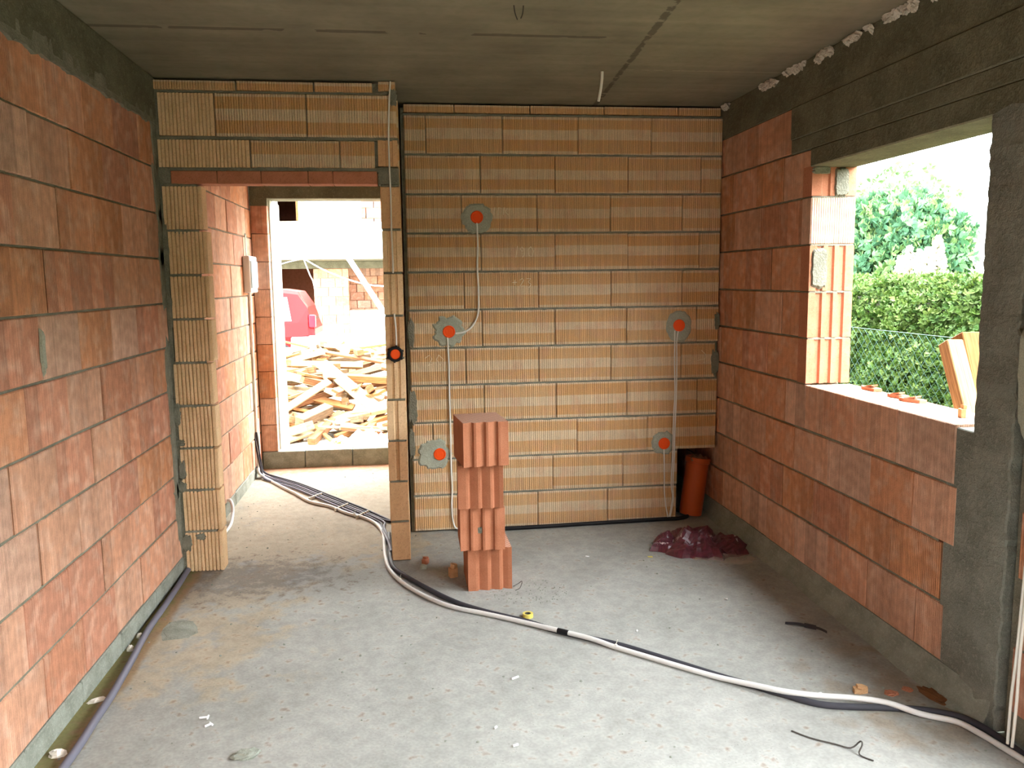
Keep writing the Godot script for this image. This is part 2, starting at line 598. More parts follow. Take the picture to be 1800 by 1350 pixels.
# ---------------------------------------------------------------- masonry
# a block whose face lies in z = 0 and looks along +z, centred in x and y
func block_mesh(st: Dictionary, w: float, h: float, d: float, tile: int, holes := false) -> ArrayMesh:
	var key := [st.mat, snappedf(w, 0.001), snappedf(h, 0.001), snappedf(d, 0.001), tile, holes]
	if cache.has(key):
		return cache[key]
	var b := MB.new()
	var e := 0.004
	var cols: int = st.cols
	var rows: int = st.rows
	var o := Vector2(float(tile % cols) / cols, float(tile / cols % rows) / rows)
	var f := func(x: float, y: float) -> Vector2:
		return o + Vector2(clampf(0.01 + (x + w / 2) / st.w, 0.01, 0.99) / cols, clampf(0.01 + (h / 2 - y) / st.h, 0.01, 0.99) / rows)
	var x := w / 2
	var y := h / 2
	b.quad(Vector3(-x + e, -y + e, 0), Vector3(x - e, -y + e, 0), Vector3(x - e, y - e, 0), Vector3(-x + e, y - e, 0), f.call(-x + e, -y + e), f.call(x - e, -y + e), f.call(x - e, y - e), f.call(-x + e, y - e))
	var ring := [Vector2(-x, -y), Vector2(x, -y), Vector2(x, y), Vector2(-x, y)]
	var inner := [Vector2(-x + e, -y + e), Vector2(x - e, -y + e), Vector2(x - e, y - e), Vector2(-x + e, y - e)]
	var capm := MB.new()
	for i in 4:
		var p: Vector2 = ring[i]
		var q: Vector2 = ring[(i + 1) % 4]
		var a: Vector2 = inner[i]
		var c: Vector2 = inner[(i + 1) % 4]
		b.quad(Vector3(p.x, p.y, -e), Vector3(q.x, q.y, -e), Vector3(c.x, c.y, 0), Vector3(a.x, a.y, 0), f.call(p.x, p.y), f.call(q.x, q.y), f.call(c.x, c.y), f.call(a.x, a.y))
		var dx := minf(d, st.w * 0.9)
		var to: MB = capm if holes and i == 2 else b
		if i % 2 == 0:
			var v0: Vector2 = f.call(p.x, 0.0)
			var v1: Vector2 = f.call(q.x, 0.0)
			var k := Vector2(0, minf(d, st.h * 0.45) / st.h / rows)
			if holes and i == 2:
				to.quad(Vector3(p.x, p.y, -d), Vector3(q.x, q.y, -d), Vector3(q.x, q.y, -e), Vector3(p.x, p.y, -e), Vector2(p.x, d), Vector2(q.x, d), Vector2(q.x, 0), Vector2(p.x, 0))
			else:
				to.quad(Vector3(p.x, p.y, -d), Vector3(q.x, q.y, -d), Vector3(q.x, q.y, -e), Vector3(p.x, p.y, -e), v0 + k, v1 + k, v1, v0)
		else:
			var u0: Vector2 = f.call(-x, p.y)
			var u1: Vector2 = f.call(-x, q.y)
			var k := Vector2(dx / st.w / cols, 0)
			to.quad(Vector3(p.x, p.y, -d), Vector3(q.x, q.y, -d), Vector3(q.x, q.y, -e), Vector3(p.x, p.y, -e), u0 + k, u1 + k, u1, u0)
	b.quad(Vector3(x, -y, -d), Vector3(-x, -y, -d), Vector3(-x, y, -d), Vector3(x, y, -d), f.call(x, -y), f.call(-x, -y), f.call(-x, y), f.call(x, y))
	var m := b.mesh(st.mat)
	if holes:
		capm.into(m, M.hollow_top)
	cache[key] = m
	return m


# one course of blocks between the joints xs, in the wall's own axes
func course(wall: Node3D, xs: Array, y0: float, y1: float, depth: float, st: Dictionary, gap := 0.004, jut := 0.003, holes := false, face := 0.0) -> void:
	for i in xs.size() - 1:
		var a: float = xs[i][1] if xs[i] is Array else xs[i]      # [end, start] marks a joint left open
		var b: float = xs[i + 1][0] if xs[i + 1] is Array else xs[i + 1]
		var w := b - a - gap
		if w < 0.015:
			continue
		var o := part(wall, "brick", block_mesh(st, w, y1 - y0, depth, rng.randi() % 16, holes))
		o.position = Vector3((a + b) * 0.5, (y0 + y1) * 0.5, face + rng.randf_range(-jut, jut))
		o.rotation.y = rng.randf_range(-0.006, 0.006)
		o.rotation.z = rng.randf_range(-0.003, 0.003)


# a bed of mortar with uneven edges, along x at height y
func bed(wall: Node3D, x0: float, x1: float, y: float, t: float, rough := 0.004, face := 0.0, back := 0.03) -> void:
	var b := MB.new()
	var f := FastNoiseLite.new()
	f.seed = rng.randi() % 10000
	f.frequency = 9.0
	f.fractal_octaves = 3
	var m := maxi(3, int((x1 - x0) / 0.022))
	var up := []
	var lo := []
	for i in m + 1:
		var x := lerpf(x0, x1, float(i) / m)
		var z := face - 0.003 + f.get_noise_2d(x, 7.0) * 0.004
		up.append(Vector3(x, t / 2 + maxf(-0.002, f.get_noise_2d(x, 0.0)) * rough * 2.0, z))
		lo.append(Vector3(x, -t / 2 - maxf(-0.002, f.get_noise_2d(x, 3.0)) * rough * 2.4, z + 0.001))
	var k := Vector3(0, 0, -back)
	for i in m:
		b.quadf(lo[i], lo[i + 1], up[i + 1], up[i])
		b.quadf(up[i], up[i + 1], up[i + 1] + k, up[i] + k)
		b.quadf(lo[i] + k, lo[i + 1] + k, lo[i + 1], lo[i])
	part(wall, "mortar_joint", b.mesh(M.mortar), Vector3(0, y, 0))


# a smear of mortar or plaster with a ragged outline, lying on z = 0 and looking along +z
func smear_mesh(rx: float, ry: float, thick: float, rag: float, sd: int, mat: Material, sq := 3.0) -> ArrayMesh:
	var b := MB.new()
	var f := FastNoiseLite.new()
	f.seed = sd
	f.frequency = 1.3
	f.fractal_octaves = 4
	var m := 44
	var outer := []
	var inner := []
	for i in m:
		var a := TAU * i / m
		var d := Vector2(cos(a), sin(a))
		var r := 1.0 / pow(pow(absf(d.x), sq) + pow(absf(d.y), sq), 1.0 / sq) + f.get_noise_2d(d.x * 1.2, d.y * 1.2) * rag + f.get_noise_2d(d.x * 9.0 + 40, d.y * 9.0) * rag * 0.45
		outer.append(Vector3(d.x * rx * r, d.y * ry * r, -0.004))
		inner.append(Vector3(d.x * rx * r * 0.86, d.y * ry * r * 0.86, thick))
	for i in m:
		var j := (i + 1) % m
		b.quadf(outer[i], outer[j], inner[j], inner[i])
		b.tri(Vector3(0, 0, thick), inner[i], inner[j])
	return b.mesh(mat)


# outline (x, z) of a block end with n upright ridges on the face at z = 0
func ridged(w: float, d: float, count: int, deep: float, share := 0.5) -> PackedVector2Array:
	var p := PackedVector2Array()
	var pitch := w / count
	var s := minf(pitch * 0.12, deep * 0.8)
	for i in count:
		var a := -w / 2 + i * pitch
		var q := pitch * (1.0 - share) * 0.5
		p.append(Vector2(a + (0.0 if i == 0 else q), 0)) if i == 0 else p.append(Vector2(a + q, 0))
		p.append(Vector2(a + pitch - q - s, 0))
		if i < count - 1:
			p.append(Vector2(a + pitch - q, -deep))
			p.append(Vector2(a + pitch + q - s, -deep))
		else:
			p[p.size() - 1] = Vector2(w / 2, 0)
	p.append(Vector2(w / 2, -d))
	p.append(Vector2(-w / 2, -d))
	return p


func ridged_mesh(w: float, h: float, d: float, count: int, deep: float, mat: Material, top: Material = null, share := 0.5) -> ArrayMesh:
	var key := ["ridged", w, h, d, count, deep, mat, top, share]
	if cache.has(key):
		return cache[key]
	var b := MB.new()
	var c := MB.new()
	b.prism(ridged(w, d, count, deep, share), -h / 2, h / 2, c)
	var m := b.mesh(mat)
	c.into(m, top if top else mat)
	cache[key] = m
	return m


func tube_thing(called: String, label: String, category: String, pts: Array, r: float, mat: Material, sides := 8, step := 4, group := "") -> MeshInstance3D:
	var b := MB.new()
	var path := smooth(pts, step)
	var o := path[0]
	for i in path.size():
		path[i] -= o
	b.tube(path, r, sides)
	var m := part(self, called, b.mesh(mat), o)
	tag(m, label, category, group)
	return m


# an uneven lump with its base at y = 0
func lump_mesh(size: Vector3, sd: int, mat: Material, rag := 0.3) -> ArrayMesh:
	var b := MB.new()
	var f := FastNoiseLite.new()
	f.seed = sd
	f.frequency = 1.4
	var m := 10
	var rows := 6
	var pt := func(i: int, j: int) -> Vector3:
		var a := TAU * (i % m) / m
		var e := -0.35 + (PI / 2 + 0.35) * j / rows
		var d := Vector3(cos(a) * cos(e), sin(e), -sin(a) * cos(e))
		var q := 1.0 + f.get_noise_3dv(d * 1.3) * rag * 2.0
		var p := Vector3(d.x * size.x * q, maxf(d.y * q, 0.0) * size.y, d.z * size.z * q)
		return p
	for j in rows:
		for i in m:
			b.quadf(pt.call(i, j), pt.call(i + 1, j), pt.call(i + 1, j + 1), pt.call(i, j + 1))
	return b.mesh(mat)


func lump(called: String, label: String, category: String, at: Vector3, size: Vector3, mat: Material, sd: int, turn := 0.0, group := "") -> void:
	var o := part(self, called, lump_mesh(size, sd, mat), at)
	o.rotation.y = turn
	tag(o, label, category, group)


func span(a: float, b: float, start: float, step: float) -> Array:
	var xs := [a]
	var x := start
	while x - step > a + 0.03:
		x -= step
	while x < a + 0.03:
		x += step
	while x < b - 0.03:
		xs.append(x)
		x += step
	xs.append(b)
	return xs


func _ready() -> void:
	rng.seed = 20240
	# -------------------------------------------------- camera, sky, exposure
	var cam := Camera3D.new()
	cam.name = "camera"
	add_child(cam)
	cam.position = Vector3(0, 1.7003, 0)
	cam.rotation_degrees = Vector3(-7.2564, -7.1031, -0.7201)
	cam.fov = 50.158
	cam.near = 0.05
	cam.far = 200.0
	cam.current = true

	var sky_mat := ProceduralSkyMaterial.new()
	sky_mat.sky_top_color = Color(1.08, 1.1, 1.12)
	sky_mat.sky_horizon_color = Color(1.05, 1.05, 1.04)
	sky_mat.ground_bottom_color = Color(0.6, 0.58, 0.54)
	sky_mat.ground_horizon_color = Color(0.7, 0.69, 0.66)
	var sky := Sky.new()
	sky.sky_material = sky_mat
	var env := Environment.new()
	env.background_mode = Environment.BG_SKY
	env.sky = sky
	env.tonemap_mode = Environment.TONE_MAPPER_LINEAR
	env.tonemap_exposure = 28.0
	env.sdfgi_enabled = true
	env.ssao_enabled = true
	env.ssil_enabled = true
	var we := WorldEnvironment.new()
	we.name = "environment"
	we.environment = env
	add_child(we)

	materials()
	shell()
	wall_left()
	wall_right()
	wall_niche()
	wall_partition()
	wall_far()
	blocks_on_floor()
	electrics()
	cables()
	corner_things()
	debris()
	yard()
	garden()


# ---------------------------------------------------------------- floor, ceiling, rear wall, ground
func shell() -> void:
	var ground := thing("ground", "pale sandy ground of the building site outside", "ground", Vector3.ZERO, 0, "", "structure")
	var gm := MB.new()
	gm.quadf(Vector3(-45, 0, 30), Vector3(45, 0, 30), Vector3(45, 0, -50), Vector3(-45, 0, -50))
	part(ground, "soil", gm.mesh(M.soil), Vector3(0, GY, 0))

	var fl := thing("floor", "bare grey concrete floor with sandy dust and grit", "floor", Vector3.ZERO, 0, "", "structure")
	var a := MB.new()
	var b := MB.new()
	a.quad(Vector3(XL, 0, 0), Vector3(XR, 0, 0), Vector3(XR, 0, ZF), Vector3(XL, 0, ZF), Vector2(0, 1), Vector2(1, 1), Vector2(1, 0), Vector2(0, 0))
	b.box(Vector3(XL - 0.25, -0.2, ZF - 0.25), Vector3(XR + 0.25, -0.002, ZR + 0.25))
	b.quadf(Vector3(XL, 0, ZR + 0.25), Vector3(XR, 0, ZR + 0.25), Vector3(XR, 0, 0), Vector3(XL, 0, 0))
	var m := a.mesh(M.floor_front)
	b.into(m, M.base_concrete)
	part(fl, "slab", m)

	var ce := thing("ceiling", "raw concrete ceiling slab with grouted panel joints", "ceiling", Vector3.ZERO, 0, "", "structure")
	a = MB.new()
	b = MB.new()
	a.quad(Vector3(XL, HC, ZF), Vector3(XR, HC, ZF), Vector3(XR, HC, ZR), Vector3(XL, HC, ZR), Vector2(0, 0), Vector2(1, 0), Vector2(1, 1), Vector2(0, 1))
	b.box(Vector3(XL - 0.25, HC + 0.002, ZF - 0.25), Vector3(XR + 0.25, HC + 0.22, ZR + 0.25))
	m = a.mesh(M.ceiling)
	b.into(m, M.beam_concrete)
	part(ce, "slab", m)

	# behind the camera: a wide opening to the terrace
	var wr := thing("wall_rear", "red brick wall behind the camera with a wide terrace opening", "wall", Vector3(0, 0, ZR), 0, "", "structure")
	var ox0 := -0.7
	var ox1 := 0.5
	var oh := 2.15
	boxp(wr, "pier", Vector3(XL - 0.25, 0, 0), Vector3(ox0, HC, 0.25), M.red_plain)
	boxp(wr, "pier", Vector3(ox1, 0, 0), Vector3(XR + 0.25, HC, 0.25), M.red_plain)
	boxp(wr, "lintel", Vector3(ox0, oh, 0), Vector3(ox1, HC, 0.25), M.beam_concrete)


func wall_left() -> void:
	var w := thing("wall_left", "long red clay block wall along the left side", "wall", Vector3(XL, 0, 0), PI / 2, "", "structure")
	boxp(w, "core", Vector3(1.5, 0, -0.25), Vector3(7.87, HC, -0.028), M.mortar)
	boxp(w, "plain_wall", Vector3(-ZR - 0.25, 0, -0.25), Vector3(1.5, HC, 0), M.red_plain)
	var start := [3.07, 2.96, 3.12, 2.94, 3.10, 3.27, 2.98, 3.14, 2.93, 3.12]
	for k in 10:
		var y := 0.089 + 0.25 * k
		var xs := span(1.5, 7.62, start[k], 0.3715)
		for q in [[1, 3.70], [2, 3.12]]:
			for i in xs.size():
				if q[0] == k and absf(xs[i] - q[1]) < 0.06:
					xs[i] = [xs[i] - 0.012, xs[i] + 0.006]
		course(w, xs, y + 0.006, y + 0.246, 0.03, RED, 0.004, 0.004)
		bed(w, 1.5, 7.62, y + 0.251, 0.008, 0.003, -0.005)
	# concrete base blocks and the ring beam on top
	var z := 1.5
	for x in [1.86, 2.36, 2.87, 3.37, 3.84, 4.36, 4.88, 5.4, 5.9, 6.4, 6.9, 7.62]:
		boxp(w, "base_block", Vector3(z + 0.002, -0.02, -0.03), Vector3(x - 0.002, 0.093, 0.004 + rng.randf_range(-0.003, 0.003)), M.base_concrete, 0.005)
		z = x
	boxp(w, "ring_beam", Vector3(1.5, 2.595, -0.03), Vector3(7.62, HC, 0.012), M.beam_concrete, 0.006)
	bed(w, 1.5, 7.62, 2.61, 0.07, 0.012, 0.014)
	# mortar slapped on where the pier of the partition meets the wall
	for y in [0.35, 0.62, 0.9, 1.2, 1.75, 1.95, 2.2, 2.5]:
		var o := part(w, "mortar_smear", smear_mesh(0.045, 0.19, 0.008, 0.5, int(y * 100), M.mortar), Vector3(4.868 + rng.randf_range(-0.01, 0.01), y, 0.001))
		o.rotation.z = rng.randf_range(-0.1, 0.1)
	# white runs of foam and plaster on the blocks
	part(w, "mortar_smear", smear_mesh(0.016, 0.085, 0.006, 0.45, 9, M.plaster), Vector3(3.27, 1.455, 0.002))
	# chased cable slot in the hallway, filled with plaster strips
	for q in [[7.36, 0.62, 0.5], [7.40, 1.30, 0.28], [7.34, 2.02, 0.10]]:
		part(w, "mortar_smear", smear_mesh(0.04, q[2], 0.006, 0.25, int(q[1] * 50), M.plaster), Vector3(q[0], q[1], 0.002))


func wall_right() -> void:
	var w := thing("wall_right", "red clay block wall with window opening, concrete post and beam", "wall", Vector3(XR, 0, 0), -PI / 2, "", "structure")
	boxp(w, "core", Vector3(-7.87, 0, -0.25), Vector3(-4.30, 2.62, -0.028), M.mortar)
	boxp(w, "core", Vector3(-4.30, 0, -0.24), Vector3(-2.97, 0.862, -0.028), M.mortar)
	boxp(w, "core", Vector3(-2.62, 0, -0.25), Vector3(-2.08, 2.4, -0.028), M.mortar)
	boxp(w, "plain_wall", Vector3(0.3, 0, -0.25), Vector3(ZR + 0.25, HC, 0), M.red_plain)
	var base := 0.115
	var rows := [
		[-7.62, -7.25, -6.87, -6.5, -6.12, -5.75, -5.34, -5.01, -4.63, -4.26, -3.89, -3.52, -3.15, -2.96],
		[-7.62, -7.4, -7.03, -6.66, -6.29, -5.92, -5.55, -5.19, -4.82, -4.43, -4.07, -3.70, -3.35, -3.0],
		[-7.62, -7.25, -6.87, -6.5, -6.12, -5.8, -5.44, -5.07, -4.67, -4.30, -3.93, -3.53, -3.20, -2.92],
		[-7.62, -7.4, -7.03, -6.66, -6.29, -5.92, -5.55, -5.18, -4.80, -4.43, -4.19],
		[-7.62, -7.3, -6.93, -6.55, -6.15, -5.78, -5.42, -5.05, -4.68, -4.205],
		[-7.62, -7.1, -6.73, -6.35, -6.0, -5.6, -5.24, -4.87, -4.50, -4.205],
		[-7.62, -7.3, -6.93, -6.55, -6.15, -5.78, -5.40, -5.03, -4.66, -4.205],
		[-7.62, -7.1, -6.73, -6.35, -6.0, -5.6, -5.22, -4.83, -4.56, -4.205],
		[-7.62, -7.3, -6.93, -6.55, -6.15, -5.78, -5.26, -4.89, -4.53, -4.205],
		[-7.62, -7.1, -6.73, -6.35, -6.0, -5.6, -5.42, -5.05, -4.43]]
	for k in 10:
		var y := base + 0.25 * k
		course(w, rows[k], y + 0.006, y + 0.246, 0.03, RED, 0.004, 0.004)
		bed(w, -7.62, rows[k][-1] - 0.02, y + 0.251, 0.008, 0.003, -0.005)
	# the course under the window: whole blocks, hollow tops in view
	course(w, [-4.19, -4.0, -3.70, -3.34, -2.94], base + 0.756, base + 0.996, 0.25, RED, 0.004, 0.003, true)
	bed(w, -4.19, -2.95, base + 0.751, 0.010, 0.003, -0.002, 0.2)
	# uneven end blocks cut into the post
	for k in 10:
		course(w, [-2.575 + (0.03 if k % 2 else 0.0), -2.22 - (0.1 if k % 2 else 0.0), -2.07], base + 0.25 * k + 0.006, base + 0.25 * k + 0.246, 0.2, RED)
		bed(w, -2.56, -2.08, base + 0.25 * k + 0.251, 0.010, 0.003, -0.002)
	# far jamb of the window: block ends with ridges, broken ones filled with mortar
	var jamb := [[0, 4, 0.014], [1, 4, 0.014], [2, 4, 0.012], [3, 1, 0.0], [4, 3, 0.010]]
	for j in jamb:
		var y: float = 1.115 + 0.25 * j[0]
		var h := 0.24 if j[0] < 4 else 0.155
		var mesh := ridged_mesh(0.25, h, 0.10, j[1], j[2], M.red_plain) if j[1] > 1 else block_mesh(RED, 0.25, h, 0.10, 2)
		var o := part(w, "jamb_brick", mesh, Vector3(-4.19, y + h / 2 + 0.004, -0.125))
		o.rotation.y = PI / 2
		if j[0] < 4:
			boxp(w, "mortar_joint", Vector3(-4.29, y + 0.241, -0.248), Vector3(-4.193, y + 0.253, -0.004), M.mortar)
	for q in [[-0.055, 1.735, 0.045, 0.105], [-0.165, 2.19, 0.04, 0.075], [-0.05, 2.25, 0.05, 0.018]]:
		var o := part(w, "mortar_smear", smear_mesh(q[2], q[3], 0.012, 0.16, int(q[1] * 90), M.mortar, 8.0), Vector3(-4.189, q[1], q[0]))
		o.rotation.y = PI / 2
	boxp(w, "jamb_filling", Vector3(-4.30, 1.115, -0.25), Vector3(-4.285, 2.36, -0.03), M.red_plain)
	# reinforced concrete: beam in three board strips, post, toothed filling
	var bm: Material = M.beam_concrete
	boxp(w, "ring_beam", Vector3(-7.62, 2.612, -0.25), Vector3(ZR + 0.25, HC, 0.006), bm, 0.004)
	boxp(w, "ring_beam", Vector3(-4.43, 2.44, -0.25), Vector3(ZR + 0.25, 2.612, 0.012), bm, 0.005)
	boxp(w, "lintel", Vector3(-4.43, 2.365, -0.25), Vector3(0.32, 2.44, 0.006), bm, 0.004)
	boxp(w, "lintel", Vector3(-2.60, 2.268, -0.25), Vector3(0.32, 2.365, 0.005), bm, 0.004)
	boxp(w, "lintel", Vector3(-4.205, 2.268, -0.25), Vector3(-2.60, 2.365, 0.006), bm, 0.006)
	post(w)
	boxp(w, "post_filling", Vector3(-2.99, 0.0, -0.25), Vector3(-2.83, 1.10, -0.003), M.concrete, 0.004)
	# crumbly fillet of concrete at the foot of the wall
	var b := MB.new()
	var f := FastNoiseLite.new()
	f.seed = 8
	f.frequency = 3.0
	var prev := []
	for i in 61:
		var x := lerpf(-7.62, -2.66, i / 60.0)
		var o := f.get_noise_1d(x * 1.7) * 0.012
		var row := [Vector3(x, base + 0.008, -0.03), Vector3(x, base + 0.006, 0.002), Vector3(x, 0.06, 0.010 + o * 0.4), Vector3(x, 0.02, 0.03 + o), Vector3(x, 0.001, 0.055 + o * 2.0)]
		if prev.size():
			for j in 4:
				b.quadf(prev[j + 1], row[j + 1], row[j], prev[j])
		prev = row
	part(w, "base_fillet", b.mesh(M.base_concrete))
	# grout that ran out of the slab joint along the beam
	for i in 110:
		var x := -4.85 + rng.randf() * 2.1 if i > 5 else -5.41 + 0.01 * i
		if fmod(absf(x) * 3.1, 1.0) < 0.22:
			continue
		var lm := part(w, "grout_crust", lump_mesh(Vector3(rng.randf_range(0.012, 0.04), rng.randf_range(0.012, 0.03), rng.randf_range(0.012, 0.03)), i, M.crust, 0.5), Vector3(x, HC - rng.randf_range(0.002, 0.03), 0.006))
		lm.rotation.x = PI / 2 + 0.6
	var pl := part(w, "mortar_smear", smear_mesh(0.05, 0.22, 0.012, 0.3, 44, M.plaster), Vector3(-2.565, 1.32, 0.006))
	pl.rotation.z = 0.05


func post(w: Node3D) -> void:
	# board-marked concrete post with a ragged arris
	var b := MB.new()
	var f := FastNoiseLite.new()
	f.seed = 21
	f.frequency = 6.0
	f.fractal_octaves = 3
	var rows := 90
	var prev := []
	for i in rows + 1:
		var y := 2.30 * i / rows
		var l := -2.842 + f.get_noise_1d(y * 6.0) * 0.008
		var r := -2.635 + f.get_noise_1d(y * 5.0 + 60.0) * 0.016
		var z := 0.004 + f.get_noise_1d(y * 2.0 + 90.0) * 0.004
		var row := [Vector3(l, y, -0.25), Vector3(l, y, z - 0.005), Vector3(l + 0.006, y, z), Vector3(lerpf(l, r, 0.5), y, z + 0.002), Vector3(r - 0.006, y, z), Vector3(r, y, z - 0.006), Vector3(r, y, -0.25)]
		if prev.size():
			for j in 6:
				b.quadf(prev[j], prev[j + 1], row[j + 1], row[j])
		prev = row
	part(w, "post", b.mesh(M.concrete))


func wall_niche() -> void:
	var w := thing("wall_back", "yellow clay block wall at the back of the niche", "wall", Vector3(0, 0, ZB), 0, "", "structure")
	boxp(w, "core", Vector3(-0.02, 0, -0.113), Vector3(1.828, 2.80, -0.028), M.mortar)
	boxp(w, "core", Vector3(1.828, 0.525, -0.113), Vector3(2.125, 2.80, -0.028), M.mortar)
	var rows := [
		[0.0, 0.35, 0.848, 1.339, 1.837], [0.0, 0.454, 0.954, 1.448, 1.841], [0.0, 0.139, 0.640, 1.125, 1.62, 2.116],
		[0.0, 0.488, 0.98, 1.474, 1.978, 2.119], [0.0, 0.37, 0.863, 1.362, 1.859, 2.102], [0.0, 0.483, 0.976, 1.47, 1.967, 2.122],
		[0.0, 0.368, 0.864, 1.361, 1.858, 2.122], [0.0, 0.485, 0.979, 1.476, 1.977, 2.122], [0.0, 0.361, 0.861, 1.357, 1.855, 2.124],
		[0.0, 0.488, 0.982, 1.476, 1.981, 2.124], [0.0, 0.14, 0.637, 1.137, 1.635, 2.126]]
	for k in 11:
		var y := 0.01 + 0.25 * k
		course(w, rows[k], y + 0.001, y + 0.239, 0.113, YEL, 0.005, 0.002)
		bed(w, 0.0, rows[k][-1] - 0.004, y + 0.245, 0.012, 0.005, -0.001, 0.1)
	course(w, [0.0, 0.326, 0.82, 1.313, 1.818, 2.112], 2.768, 2.818, 0.113, YEL, 0.006, 0.003)
	# mortar stuffed into the corners
	for q in [[2.10, 1.11, 0.03, 0.09], [2.11, 1.40, 0.02, 0.06], [0.012, 0.86, 0.03, 0.12], [0.012, 1.35, 0.022, 0.1], [0.0, 0.62, 0.02, 0.1]]:
		part(w, "mortar_smear", smear_mesh(q[2], q[3], 0.006, 0.35, int(q[1] * 70), M.mortar), Vector3(q[0], q[1], 0.0))
	# chalk figures on the blocks
	chalk(w, [[[0, 0], [0.012, 0.075]], [[0.055, 0.05], [0.04, 0.07], [0.03, 0.055], [0.04, 0.04], [0.058, 0.05], [0.055, 0.02], [0.045, 0.0]], [[0.10, 0.07], [0.082, 0.05], [0.088, 0.01], [0.108, 0.005], [0.118, 0.04], [0.10, 0.07]]], Vector3(0.715, 1.845, 0.003))
	chalk(w, [[[0, 0.025], [0.03, 0.027]], [[0.015, 0.01], [0.015, 0.042]], [[0.05, 0.04], [0.066, 0.052], [0.075, 0.04], [0.05, 0.0], [0.082, 0.002]], [[0.095, 0.05], [0.122, 0.05], [0.105, 0.028], [0.125, 0.012], [0.108, -0.012]]], Vector3(0.69, 1.655, 0.003))
	chalk(w, [[[0, 0.05], [0.03, 0.07], [0.045, 0.045], [0.02, 0.0], [0.05, 0.01]], [[0.09, 0.07], [0.075, 0.04], [0.1, 0.0], [0.12, 0.04], [0.09, 0.07]]], Vector3(0.10, 1.14, 0.003))
	chalk(w, [[[0, 0.02], [0.06, 0.03]], [[0.03, 0.09], [0.06, 0.06], [0.05, 0.0]]], Vector3(1.97, 1.11, 0.003))
	chalk(w, [[[0, 0], [0.01, 0.05]], [[0.03, 0.0], [0.035, 0.05], [0.05, 0.045]], [[0.07, 0.05], [0.065, 0.0]], [[0.09, 0.045], [0.08, 0.02], [0.10, 0.0]]], Vector3(0.57, 2.12, 0.003))


func chalk(w: Node3D, strokes: Array, at: Vector3) -> void:
	var b := MB.new()
	for s in strokes:
		var p := PackedVector3Array()
		for q in s:
			p.append(Vector3(q[0], q[1], 0))
		b.tube(p, 0.0022, 4)
	part(w, "chalk_mark", b.mesh(M.yellow_chalk if M.has("yellow_chalk") else surface("yellow_chalk", Color8(232, 220, 190), 1.0)), at)


